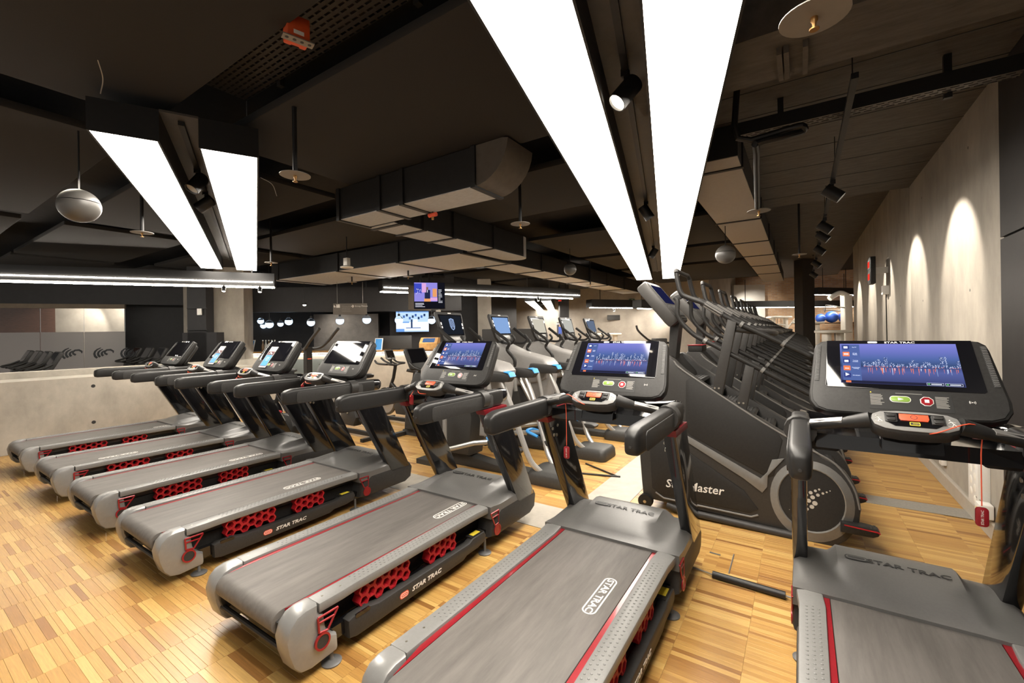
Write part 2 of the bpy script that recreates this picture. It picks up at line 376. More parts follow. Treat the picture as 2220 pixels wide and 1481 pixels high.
def make_treadmill():
    global LZ
    t = empty('treadmill'); LZ = .03
    # belt around its two rollers
    pr = [(1.74, .290), (.112, .290)] + [(.112-.056*math.sin(a), .234+.056*math.cos(a)) for a in [math.pi*k/10 for k in range(1, 11)]] + [(1.74, .178)]
    belt = mb().prism(pr, -.278, .278, 'x', .003).build('belt', beltm, t)
    q = mb(); q.prism(rr(-.345, .345, -.062, .062, .06, 6), 0, .0008, 'z'); lo = MB()
    n = rr(-.165, .165, -.034, .034, .033, 6); i_ = rr(-.158, .158, -.027, .027, .026, 6)
    lo.loft([[(*p, z) for p in s] for s, z in ((n, 0), (n, .0008), (i_, .0008), (i_, 0))], close=True)
    lg = lo.build('belt_logo', white, belt, ang=0); lg.matrix_basis = frame((.185, 1.0, .3205), (0, -1, 0), (1, 0, 0))
    text('STAR TRAC', .048, white, belt, frame((.185, 1.0, .3205), (0, -1, 0), (1, 0, 0)), 'belt_lettering', .0006, .02, sx=1.22)
    mb().box(-.27, .27, .02+.1, 1.75, .19, .275).build('deck', blk, t, ang=0)
    for s in (-1, 1):
        mb().prism([(s*.281, .12), (s*.312, .30), (s*.312, 1.55), (s*.281, 1.66)], .276, .2885, 'z').build('red_deck_strip', red, t)
        # side rail with its bumps
        pl = [(s*.310, .215), (s*.408, .215), (s*.408, .34), (s*.402, .42), (s*.402, 1.42), (s*.412, 1.54), (s*.31, 1.59), (s*.298, 1.45), (s*.304, .9), (s*.310, .40)]
        rail = mb().prism(pl, .256, .302, 'z', .007).build('side_rail', railm, t)
        d = mb()
        for k in range(36):
            for j in range(3):
                d.lathe([(.006, .3015), (.0045, .3040), (.0015, .3050)], 6, (s*(.327+.023*j), .44+.0275*k+(.0137 if j == 1 else 0), 0))
        d = d.build('grip_bumps', railm, rail); d['kind'] = 'stuff'
        sc_ = mb()
        for y in (.26, .36): sc_.lathe([(.001, .3030), (.005, .3030), (.006, .3015)], 8, (s*.36, y, 0))
        sc_.build('screw', steel, rail)
        # rear cap
        side = [(.21, .305), (.13, .306), (.07, .295), (.025, .262), (.0, .205), (.012, .145), (.045, .07), (.09, .030), (.16, .018), (.335, .028), (.345, .045), (.34, .108), (.285, .128), (.262, .175), (.25, .24), (.21, .262)]
        side = [((.055+y*.738) if y < .21 else .21+(y-.21)*.78, z) for y, z in side]
        x0, x1 = sorted((s*.295, s*.412)); cap = mb().prism(side, x0, x1, 'x', .022).build('rear_cap', silver, t)
        pl2 = [(.075, .25), (.14, .27), (.14, .11), (.10, .10), (.08, .16)]
        x0, x1 = sorted((s*.280, s*.297)); mb().prism(pl2, x0, x1, 'x', .004).build('inner_cover', blk2, cap)
        # red tie bracket and round badge at the rear, wheel at the front
        for (yc, zc, fr) in ((.220, .128, 0), (1.625, .118, 1)):
            X = s*.417 if not fr else s*.428
            b = mb(); R0 = .040
            for ring, ax in (((R0, R0-.009), .008),):
                n = circ(yc, zc, R0, 24); i2 = circ(yc, zc, R0-.009, 24)
                xs = sorted((X, X+s*.009)); b.loft([[(x, *p) for p in g] for x, g in ((xs[0], n), (xs[1], n), (xs[1], i2), (xs[0], i2))], close=True)
            up = .245 if not fr else .255; dy = .085 if not fr else -.075
            tri = [(yc-.015*(1 if not fr else -1), zc+.045), (yc-.02*(1 if not fr else -1), up), (yc+dy, up), (yc+dy*.35, zc+.038)]
            for a in range(4):
                p, r_ = tri[a], tri[(a+1) % 4]; b.tube([(X+s*.002, *p), (X+s*.002, *r_)], .0055, 6)
            b.tube([(X+s*.002, (tri[0][0]*.35+tri[1][0]*.65), tri[0][1]*.35+tri[1][1]*.65), (X+s*.002, (tri[3][0]*.35+tri[2][0]*.65), tri[3][1]*.35+tri[2][1]*.65)], .005, 6)
            br = b.build('tie_bracket', red, t)
            xs = sorted((X-s*.004, X+s*.006)); mb().lathe([(.001, xs[0]), (.031, xs[0]), (.031, xs[1]), (.001, xs[1])], 20, (0, yc, zc), 'x').build('pivot_disc', blk2 if not fr else red, br)
            if fr: xs = sorted((s*.39, X)); mb().lathe([(.001, xs[0]), (.026, xs[0]), (.039, (xs[0]+xs[1])/2), (.039, xs[1]), (.001, xs[1])] if s > 0 else [(.001, xs[0]), (.039, xs[0]), (.039, (xs[0]+xs[1])/2), (.026, xs[1]), (.001, xs[1])], 20, (0, yc, zc), 'x').build('wheel_hub', red, br)
        # lower frame, fairing, cushions
        x0, x1 = sorted((s*.33, s*.375)); mb().box(x0, x1, .30, 1.95, .06, .125).build('lower_frame', gloss, t, ang=0)
        x0, x1 = sorted((s*.20, s*.30)); mb().box(x0, x1, .2, 1.75, .11, .19).build('inner_beam', blk, t, ang=0)
        fp = [(.375, .042), (.37, .132), (.40, .142), (.50, .142), (.56, .128), (1.33, .128), (1.37, .145), (1.50, .145), (1.515, .115), (1.50, .075), (1.42, .06), (1.30, .058), (1.26, .04), (.55, .030), (.42, .030)]
        x0, x1 = sorted((s*.355, s*.412)); fa = mb().prism(fp, x0, x1, 'x', .010).build('side_fairing', blk2, t)
        # lettering on the fairing
        if s > 0: Mx = lambda y, z: frame((.4135, y-.09, z+.03), (0, 1, 0), (0, 0, 1))
        else: Mx = lambda y, z: frame((-.4135, y-.09, z+.03), (0, -1, 0), (0, 0, 1))
        text('STAR TRAC', .034, white, fa, Mx(.99+s*.02, .083), 'fairing_lettering', .0006, .035, .25, 1.38)
        bd = MB(); n = rr(-.033, .033, -.017, .017, .0165, 6); bd.prism(n, 0, .001, 'z'); bd = bd.build('fairing_badge', orange, fa, ang=0); bd.matrix_basis = Mx(.99-s*.165, .083)
        ov = MB(); n = rr(-.028, .028, -.012, .012, .0115, 6); i2 = rr(-.024, .024, -.009, .009, .0085, 6); ov.loft([[(*p, z) for p in g] for g, z in ((n, .001), (n, .0016), (i2, .0016), (i2, .001))], close=True)
        for a in (-.012, 0, .012): ov.box(a-.004, a+.004, -.002, .002, .001, .0016)
        ov = ov.build('badge_mark', white, fa, ang=0); ov.matrix_basis = Mx(.99-s*.165, .083)
        hd = mb(); x0, x1 = sorted((s*.405, s*.4135)); hd.prism(rr(.41, .50, .125, .145, .008, 3), x0, x1, 'x'); hd.build('fairing_slot', gloss, fa)
        honey(7, .46, .148, .318, .375, s).build('shock_cushion', redrub, t, ang=0)
        honey(5, .97, .148, .318, .375, s).build('shock_cushion', redrub, t, ang=0)
        lb = mb(); x0, x1 = sorted((s*.345, s*.40)); lb.prism(rr(1.36, 1.50, .146, .152, .003, 2), x0, x1, 'x'); lb = lb.build('warning_plate', blk, t); 
        x0, x1 = sorted((s*.352, s*.392)); mb().box(x0, x1, 1.39, 1.47, .152, .1525).build('yellow_sticker', yellow, lb, ang=0)
        # feet
        for y in (.29, 1.53):
            ft = mb(Matrix()); ft.lathe([(.001, 0), (.046, 0), (.048, .007), (.036, .014), (.012, .017), (.009, .022), (.009, .10), (.001, .10)], 18, (s*.385, y, 0)); ft.build('levelling_foot', strim_, t)
    cr = mb(); cr.tube([(-.30, .10, .115), (.30, .10, .115)], .014, 10); cr.tube([(-.30, .16, .10), (.30, .16, .10)], .02, 10); cr.box(-.24, .24, .13, .34, .14, .17); cr.build('rear_axle', blk, t)
    # motor base and hood
    bp = [(1.55, .08), (1.58, .21), (1.68, .262), (2.02, .262), (2.17, .25), (2.20, .20), (2.18, .10), (2.10, .065), (1.62, .065)]
    mb().prism(bp, -.432, .432, 'x', .03).build('motor_base', blk2, t)
    def hs(y, zc, ze, lip=.0):
        xs = [-.428, -.40, -.345, -.27, -.235, -.15, 0, .15, .235, .27, .345, .40, .428]
        out = []
        for x in xs:
            a = abs(x); z = ze+(zc-ze)*(1 if a <= .235 else .22 if a < .3 else .14 if a < .36 else .06 if a < .41 else -.35)
            out.append((x, y, z))
        return out + [(.428, y, .215), (-.428, y, .215)]
    secs = [(y_+.05, z_, e_) for y_, z_, e_ in [(1.500, .3045, .303), (1.545, .309, .302), (1.57, .322, .302), (1.63, .342, .303), (1.72, .358, .308), (1.82, .372, .314), (1.91, .376, .316), (1.98, .36, .305), (2.06, .315, .28), (2.09, .285, .262)]]
    hood = mb().loft([hs(*a) for a in secs]).build('motor_hood', hoodm, t, ang=50)
    ly = 1.87
    text('STAR TRAC', .042, darkprint, hood, frame((.045, ly, .4060), (1, 0, 0), (0, 1, .14)), 'hood_lettering', .0008, .015, sx=1.45)
    lo = MB(); n = rr(-.048, .048, -.019, .019, .0185, 6); lo.prism(n, 0, .0012, 'z'); lo = lo.build('hood_badge', darkprint, hood, ang=0); lo.matrix_basis = frame((-.155, ly, .4055), (1, 0, 0), (0, 1, .14))
    lo = MB(); n = rr(-.041, .041, -.013, .013, .0125, 6); i2 = rr(-.036, .036, -.009, .009, .0085, 6); lo.loft([[(*p, z) for p in g] for g, z in ((n, .0012), (n, .0018), (i2, .0018), (i2, .0012))], close=True); lo = lo.build('badge_mark', hoodm, hood, ang=0); lo.matrix_basis = frame((-.155, ly, .4055), (1, 0, 0), (0, 1, .14))
    # uprights
    LZ = .018
    for s in (-1, 1):
        a = [(1.925, .225), (2.165, .225), (1.755, 1.03), (1.475, 1.03)]
        x0, x1 = sorted((s*.362, s*.432)); up = mb().prism([(a[0][0], a[0][1]), (a[1][0], a[1][1]), (a[2][0], a[2][1]), (a[3][0], a[3][1])], x0, x1, 'x', .010).build('upright', gloss, t)
        c = [(1.493, .993), (1.470, 1.032), (1.760, 1.032), (1.776, .993)]
        x0, x1 = sorted((s*.357, s*.437)); mb().prism(c, x0, x1, 'x', .003).build('red_collar', dred, up)
        bo = mb()
        for (y, z) in ((1.545, .945), (1.615, .955), (1.565, .90), (1.60, .893)):
            x0 = s*.360; bo.lathe([(.001, x0), (.011, x0), (.011, x0-s*.005), (.001, x0-s*.007)] if s > 0 else [(.001, x0+.007), (.011, x0+.005), (.011, x0), (.001, x0)], 10, (0, y, z), 'x')
        bo.build('bolt', steel, up)
        # armrest: long padded handrail
        rings = []
        for (y, zc, hh, wv) in ((.868, 1.085, .030, .018), (.875, 1.085, .045, .028), (.90, 1.088, .057, .036), (.95, 1.092, .062, .040), (1.70, 1.093, .062, .040), (1.735, 1.098, .050, .036)):
            rings.append([(s*.387+wv*q[0], y, zc+hh*q[1]) for q in [(max(-1, min(1, 1.0*math.copysign(abs(math.cos(u))**.5, math.cos(u)))), math.copysign(abs(math.sin(u))**.42, math.sin(u))) for u in [2*math.pi*k/20 for k in range(20)]]])
        arm = mb().loft(rings).build('armrest', foam, t, ang=50)
        x0, x1 = sorted((s*.400, s*.4305)); mb().prism(rr(.965, 1.60, 1.036, 1.128, .025, 4), x0, x1, 'x', .003).build('armrest_inlay', blk2, arm)
        sc_ = mb(); sc_.lathe([(.001, .8655), (.006, .8655), (.007, .869)], 10, (s*.387, 0, 1.075), 'y'); sc_.build('screw', darkprint, arm)
        # curved front end joining the cross bar
        g = [(s*.387, 1.70, 1.105), (s*.387, 1.77, 1.10), (s*.370, 1.815, 1.095), (s*.32, 1.83, 1.085), (s*.18, 1.83, 1.07), (0, 1.83, 1.065)]
        mb().tube(smooth(g, 3), .033, 14, squash=1.55).build('front_bow', gloss, t)
        # grip from armrest to control pod
        g = smooth([(s*.387, 1.50, 1.115), (s*.355, 1.485, 1.128), (s*.28, 1.445, 1.148), (s*.205, 1.415, 1.168), (s*.135, 1.40, 1.188)], 4)
        rad = [.030]*4+[.024]*4+[.023]*4+[.027+.002*k for k in range(5)]
        gp = mb().tube(g, rad[:len(g)]+[.036]*(len(g)-len(rad)), 12).build('grip_handle', foam, t)
        cl = mb(); cl.tube([(s*.387, 1.47, 1.10), (s*.387, 1.54, 1.10)], .066, 14, squash=1.0); cl.build('grip_clamp', blk2, gp)
        a, b_ = g[5], g[11]; dv = (b_-a).normalized(); nn = Vector((0, -.62, .78)); nn = (nn-dv*nn.dot(dv)).normalized(); sd = dv.cross(nn)
        se = mb(); c0, c1 = a+nn*.0165, b_+nn*.0165
        se.loft([[c+sd*w_*.016+nn*hh for w_, hh in ((-1, 0), (-.7, .0075), (.7, .0075), (1, 0))] for c in (c0, c1)]); se.build('pulse_sensor', alu, gp)
    # control pod
    pt = math.radians(48); PM = Matrix(((1, 0, 0, 0), (0, math.sin(pt), -math.cos(pt), 1.385), (0, math.cos(pt), math.sin(pt), 1.215), (0, 0, 0, 1)))
    out = [(-.145, .0), (-.138, .030), (-.11, .048), (-.05, .056), (.05, .056), (.11, .048), (.138, .030), (.145, 0), (.135, -.032), (.10, -.052), (.04, -.060), (-.04, -.060), (-.10, -.052), (-.135, -.032)]
    pod = mb(PM).prism([(x*.98, y*.95) for x, y in out], -.07, -.001, 'z', .016).build('control_pod', blk2, t, ang=45)
    mb(PM).prism([(x*.94, y*.86) for x, y in out], -.004, .002, 'z', .002).build('pod_fascia', railm, pod)
    mb(PM).prism([(-.092, .036), (.092, .036), (.088, -.012), (.062, -.032), (-.062, -.032), (-.088, -.012)], 0, .004, 'z', .001).build('pod_inset', gloss, pod, ang=0)
    mb(PM).prism([(-.045, .029), (.045, .029), (.046, .008), (.041, -.004), (-.041, -.004), (-.046, .008)], .003, .009, 'z', .002).build('stop_button', orange, pod)
    q = mb(PM); n = circ(0, .013, .011, 20); i2 = circ(0, .013, .009, 20); q.loft([[(*p, z) for p in g] for g, z in ((n, .009), (n, .0095), (i2, .0095), (i2, .009))], close=True); q.build('stop_ring', darkprint, pod, ang=0)
    mb(PM).prism(rr(-.016, .016, -.026, -.009, .003, 2), .004, .0062, 'z').build('pod_label', yellow, pod, ang=0)
    mb(PM).prism(rr(-.0135, .0135, -.0235, -.0115, .002, 2), .006, .0067, 'z').build('label_inset', darkprint, pod, ang=0)
    text('RESET', .0068, yellow, pod, PM @ Matrix.Translation((.003, -.0175, .0070)), 'label_lettering', .0001)
    for s in (-1, 1):
        mb(PM).prism(rr(s*.072-.020, s*.072+.020, -.014, .030, .004, 2), .003, .008, 'z', .001).build('toggle_frame', darkprint, pod)
        for z in (-.003, .018): mb(PM).prism(rr(s*.072-.014, s*.072+.014, z-.008, z+.008, .003, 2), .007, .014, 'z', .003).build('toggle_button', blk2, pod)
        # little runner mark beside the toggles
        q = mb(PM); X = s*.112
        for (p0, p1) in (((-.004, .010), (.004, -.002)), ((.004, -.002), (-.002, -.014)), ((.004, -.002), (.012, -.012)), ((-.003, .008), (-.012, .0)), ((-.003, .008), (.010, .006)), ((-.014, -.016), (.014, -.016))):
            q.tube([(X+p0[0], p0[1], .0025), (X+p1[0], p1[1], .0025)], .0012, 4)
        q.ball((X-.006, .015, .0025), .003, 8); q.build('runner_mark', white, pod, ang=0)
    ln = mb(); ln.tube([(-.085, 1.40, 1.145), (-.10, 1.42, 1.135), (-.06, 1.44, 1.14)], .012, 8); ln.build('pod_bracket', alu, pod)
    q = mb(); q.prism([(1.42, 1.06), (1.45, 1.15), (1.56, 1.14), (1.72, 1.09), (1.72, 1.05)], -.10, .10, 'x', .01); q.prism([(1.48, 1.03), (1.48, 1.095), (1.82, 1.09), (1.82, 1.03)], -.33, .33, 'x', .006); q.build('console_support', gloss, t)
    q = mb(); q.prism([(1.62, 1.08), (1.62, 1.17), (1.72, 1.22), (1.86, 1.16), (1.84, 1.06)], -.16, .16, 'x', .01); q.build('console_neck', blk, t)
    # side trays
    for s in (-1, 1):
        x0, x1 = sorted((s*.235, s*.345)); tr = mb().prism([(1.54, 1.005), (1.54, 1.07), (1.70, 1.085), (1.70, 1.005)], x0, x1, 'x', .010).build('accessory_tray', blk, t)
        mb().prism(rr(x0, x1, 1.536, 1.70, .01, 2), 1.083, 1.092, 'z').build('tray_lip', red, tr)
    # console
    ho = [(-.322, .355), (-.315, .385), (-.292, .406), (-.25, .413), (.25, .413), (.292, .406), (.315, .385), (.322, .355), (.348, .10), (.345, .055), (.325, .02), (.285, .003), (.235, 0), (-.235, 0), (-.285, .003), (-.325, .02), (-.345, .055), (-.348, .10)]
    q = mb(CM); q.prism(ho, -.055, 0, 'z', .012); q.prism([(x*.9, .03+y*.86) for x, y in ho], -.115, -.05, 'z', .03); con = q.build('console_housing', blk, t, ang=40)
    mb(CM).prism([(x*.965, .006+y*.965) for x, y in ho], -.001, .0035, 'z', .003).build('console_bezel', blk2, con)
    mb(CM).prism([(-.266, .404), (.266, .404), (.280, .142), (.272, .134), (-.272, .134), (-.280, .142)], .002, .0065, 'z', .002).build('screen_glass', glassblk, con)
    text('STAR TRAC', .0140, white, con, CM @ Matrix.Translation((.018, .3925, .0068)), 'console_lettering', .0003, .02, sx=1.55)
    q = mb(CM); q.prism(rr(-.102, -.064, .3885, .3990, .005, 5), .0065, .0071, 'z'); q.build('console_badge', white, con, ang=0)
    for s in (-1, 1):
        vo = mb(CM); a = [(s*.290, .375), (s*.310, .375), (s*.325, .165), (s*.305, .165)]; vo.prism(a, .002, .0055, 'z', .001); vo = vo.build('fan_vent', darkprint, con)
        rb = mb(CM)
        for k in range(24):
            f_ = k/23; xc = s*(.300+.015*f_); y = .368-.196*f_; rb.box(xc-.0080, xc+.0080, y-.0012, y+.0012, .004, .0075)
        rb = rb.build('vent_ribs', railm, con, ang=0); rb['kind'] = 'stuff'
    mb(CM).prism([(-.118, .122), (.165, .122), (.168, .03), (-.118, .03)], .003, .0048, 'z').build('key_panel', stl_, con, ang=0)
    q = mb(CM); q.prism(rr(-.043, .031, .068, .100, .0158, 6), .0045, .0062, 'z'); q.build('button_rim', white, con, ang=0)
    mb(CM).prism(rr(-.040, .028, .071, .097, .0128, 6), .006, .0085, 'z', .001).build('start_button', green, con)
    mb(CM).add([(-.014, .091, .0088), (-.014, .077, .0088), (.006, .084, .0088)], [(0, 1, 2)]).build('start_mark', white, con, ang=0)
    mb(CM).prism(circ(.083, .080, .024, 8, 22.5, 382.5), .0045, .0062, 'z').build('button_rim', white, con, ang=0)
    mb(CM).prism(circ(.083, .080, .021, 8, 22.5, 382.5), .006, .0085, 'z', .001).build('stop_key', red, con, ang=0)
    mb(CM).box(.0755, .0905, .0725, .0875, .0085, .009).build('stop_mark', white, con, ang=0)
    tx = mb(CM); rnd = random.Random(3)
    for x0, ww in ((-.112, .052), (.112, .045)):
        for k in range(10):
            y = .103-.0058*k; tx.box(x0, x0+ww*(.7+.3*rnd.random()), y, y+.0026, .0048, .0051)
    tx.box(-.02, .07, .1135, .1155, .0048, .0051); tx = tx.build('instruction_print', discg, con, ang=0); tx['kind'] = 'stuff'
    mb(CM).add([(-.112, .1125, .005), (-.105, .1125, .005), (-.1085, .119, .005)], [(0, 1, 2)]).build('warning_mark', yellow, con, ang=0)
    q = mb(CM); q.lathe([(.001, .0036), (.0022, .0036), (.0022, .0042), (.001, .0042)], 8, (.228, .088, 0))
    for s in (-1, 1):
        for r_ in (.006, .010):
            q.tube([(.228+s*r_*math.cos(math.radians(a)), .088+r_*math.sin(math.radians(a)), .0038) for a in (-40, -15, 15, 40)], .0008, 4)
    q.build('wireless_mark', white, con, ang=0)
    # safety cord
    q = mb(); q.tube(smooth([(.015, 1.372, 1.150), (.06, 1.345, 1.165), (.155, 1.372, 1.205), (.20, 1.42, 1.17), (.20, 1.43, 1.08), (.20, 1.43, .88)], 4), .0022, 6); cord = q.build('safety_cord', orange, t)
    q = mb(); q.prism(rr(.181, .219, .80, .875, .012, 3), 1.424, 1.436, 'y', .003); q.build('safety_key', red, cord)
    text('STAR TRAC', .011, white, cord, frame((.20, 1.4235, .855), (0, 0, 1), (-1, 0, 0)), 'key_lettering', .0002)
    return t
def screen_city(con, seed, k=1.0):
    q = mb(CM).prism([(-.213, .384), (.213, .384), (.218, .158), (-.218, .158)], .0062, .0075, 'z').build('screen', scr_sky, con, ang=0)
    # give the gradient the screen's own axes
    q.data.transform(CM.inverted()); q.matrix_basis = CM
    R = random.Random(seed); Z = .0080; LV = (5, 5, 3, 4, 2, 0, 1, 3, 0)
    lay = [MB() for _ in range(9)]
    def rect(l, x, y, w_, h): y = .158+(y-.15)*1.035; h *= 1.035; lay[l].M = CM; z = Z+.00012*LV[l]; lay[l].add([(x, y, z), (x+w_, y, z), (x+w_, y+h, z), (x, y+h, z)], [(0, 1, 2, 3)])
    hz = .238
    x = -.128
    while x < .210:
        w_ = R.uniform(.005, .014); h = R.choice((.012, .02, .026, .034, .05, .058))*R.uniform(.7, 1.1)
        rect(8, x, hz, w_, h)
        for _ in range(int(h*800)):
            rect(0 if R.random() < .7 else 1, x+R.random()*w_, hz+.003+R.random()*(h-.003), R.uniform(.0009, .0019), R.uniform(.0009, .0024))
        if R.random() < .75:
            for _ in range(4): rect(2 if R.random() < .6 else 3, x+R.random()*w_, hz+R.random()*.007, R.uniform(.0012, .003), R.uniform(.001, .003))
        x += w_+R.uniform(0, .004)
    for _ in range(46):
        x = R.uniform(-.128, .205); w_ = R.uniform(.0010, .0028); l = R.choice((0, 1, 2, 2, 3)); h = R.uniform(.010, .038)
        lay[l].M = CM; z = Z+.00012*LV[l]; g_ = .246; lay[l].add([(x, g_, z), (x+w_, g_, z), (x+w_*.7, g_-h, z), (x+w_*.3, g_-h, z)], [(0, 3, 2, 1)])
    # menu column
    rect(5, -.208, .160, .072, .203)
    for i_, c in enumerate((4, 2, 4, 2, 4)):
        y = .335-.039*i_; rect(c, -.204, y, .027, .025)
        if i_ in (0, 2): rect(0, -.199, y+.006, .016, .012); rect(4, -.196, y+.009, .009, .006)
        if i_ == 1: rect(0, -.200, y+.008, .019, .003); rect(0, -.200, y+.014, .019, .003)
        if i_ == 3: rect(0, -.199, y+.009, .017, .003)
        if i_ == 4: lay[0].M = CM; lay[0].add([(-.198, y+.016, Z+.001), (-.182, y+.0255, Z+.001), (-.198, y+.035, Z+.001)], [(0, 1, 2)])
    rect(6, -.214, .151, .428, .013); rect(2, -.198, .152, .02, .010)
    for x in (.092, .153):
        rect(0, x, .1525, .056, .0008); rect(0, x, .1642, .056, .0008); rect(0, x, .1525, .0008, .0125); rect(0, x+.0552, .1525, .0008, .0125); rect(7, x+.004, .1555, .007, .007); rect(0, x+.015, .157, .035, .003)
    out = MB()
    for l, a in enumerate(lay):
        n = len(out.v); out.v += a.v
        for f_ in a.f: out.f.append([i+n for i in f_]); out.mi.append(l)
    pic = out.build('screen_picture', [s_white, s_dim, s_or, s_pink, s_navy, s_pan, s_dark, s_grn, s_bld], con, ang=0)
    for i_, wd in enumerate(('RunTV', 'STAR\nTRAC', 'Training\nerstellen', 'Emotionales\nTraining', 'Schnellstart')):
        text(wd, .0062 if i_ != 1 else .0075, s_white, con, CM @ Matrix.Translation((-.156, .362-.0404*i_, .0095)), 'menu_lettering', .0001)
dred = mat('dark_red_collar', (.17, .008, .014), .35, .2, var=.1, scale=40); strim_ = mat('foot_grey', (.13, .13, .13), .45, .2, var=.06, scale=40); stl_ = mat('matt_black_label', (.012, .012, .012), .55, var=.1, scale=40); discg = mat('grey_print', (.30, .29, .27), .5, var=.05, scale=30)
proto = make_treadmill()
TL = ['grey treadmill right beside the low concrete wall', 'treadmill with a paper notice on its screen, second from the low concrete wall',
      'treadmill with a paper notice on its screen, third from the low concrete wall', 'treadmill with a white lamp mirrored across its dark screen, fourth from the low concrete wall',
      'treadmill with a lit city skyline screen, fifth from the low concrete wall', 'treadmill with a lit skyline screen, in front of the stair climber side with lettering',
      'treadmill with a lit skyline screen nearest the tall right concrete wall']
tms = []
sc_o = MB(); sc_o.tube(smooth([(.015, 1.372, 1.150), (.07, 1.345, 1.155), (.15, 1.40, 1.19), (.20, 1.42, 1.16), (.19, 1.37, 1.12), (.20, 1.39, 1.115)], 4), .0026, 6); sc_o = sc_o.build('safety_cord', orange); short_cord = sc_o.data; bpy.data.objects.remove(sc_o)
for i in range(7):
    r = proto if i == 6 else tree(proto)
    tms.append(r)
for i, r in enumerate(tms):
    r.location = (TC[i], TY, 0); tag(r, TL[i], 'treadmill', 'treadmills in a row')
    for ch in r.children:
        if ch.name.startswith('belt') and not ch.name.startswith('belt_'):
            for g in ch.children: g.location.y = (1.52, .6, 1.3, 1.15, 1.39, 1.0, .1)[i]
        if ch.name.startswith('safety_cord') and i not in (6,):
            ch.scale.x = -1
            if i < 5:
                ch.data = short_cord
                for g in ch.children: g.location.z = .235; g.location.y = -.04
    con = [c for c in r.children if c.name.startswith('console_housing')][0]
    if i in (4, 5, 6): screen_city(con, 11+i)
    else:
        mb(CM).prism([(-.213, .384), (.213, .384), (.218, .158), (-.218, .158)], .0062, .0075, 'z').build('screen', glassblk, con, ang=0)
# paper notices leaning on two consoles
npap = mat('notice_paper', (.62, .60, .57), .6, var=.03, scale=30); nbl = mat('notice_blue', (.05, .26, .62), .5, var=.04, scale=30); nmar = mat('notice_maroon', (.09, .03, .04), .5, var=.05, scale=30)
for i in (1, 2):
    M = Matrix.Translation((TC[i], TY, 0)) @ CM @ Matrix.Translation((-.09, .17, .012))
    e = empty('paper_notice', M.translation); D = Matrix.Translation(-M.translation) @ M
    mb(D).prism(rr(-.075, .075, -.13, .15, .002, 1), 0, .0015, 'z').build('sheet', npap, e, ang=0)
    mb(D).box(-.07, .07, -.115, .085, .0015, .0018).build('maroon_print', nmar, e, ang=0)
    mb(D).box(-.063, .063, -.108, .035, .0018, .0021).build('blue_print', nbl, e, ang=0)
    q = mb(D)
    for k, w_ in enumerate((.06, .08, .05)): q.box(-w_/2, w_/2, .0-.018*k, .005-.018*k, .0021, .0023)
    for (a, b_) in (((-.03, .045), (0, .07)), ((0, .07), (.02, .045)), ((0, .07), (-.02, .075)), ((.01, .06), (.04, .05))): q.tube([(*a, .002), (*b_, .002)], .004, 5)
    q.build('white_print', white, e, ang=0)
    tag(e, ('white and blue paper notice leaning on the screen of the second treadmill', 'white and blue paper notice leaning on the screen of the third treadmill')[i-1], 'notice', 'paper notices on treadmills')
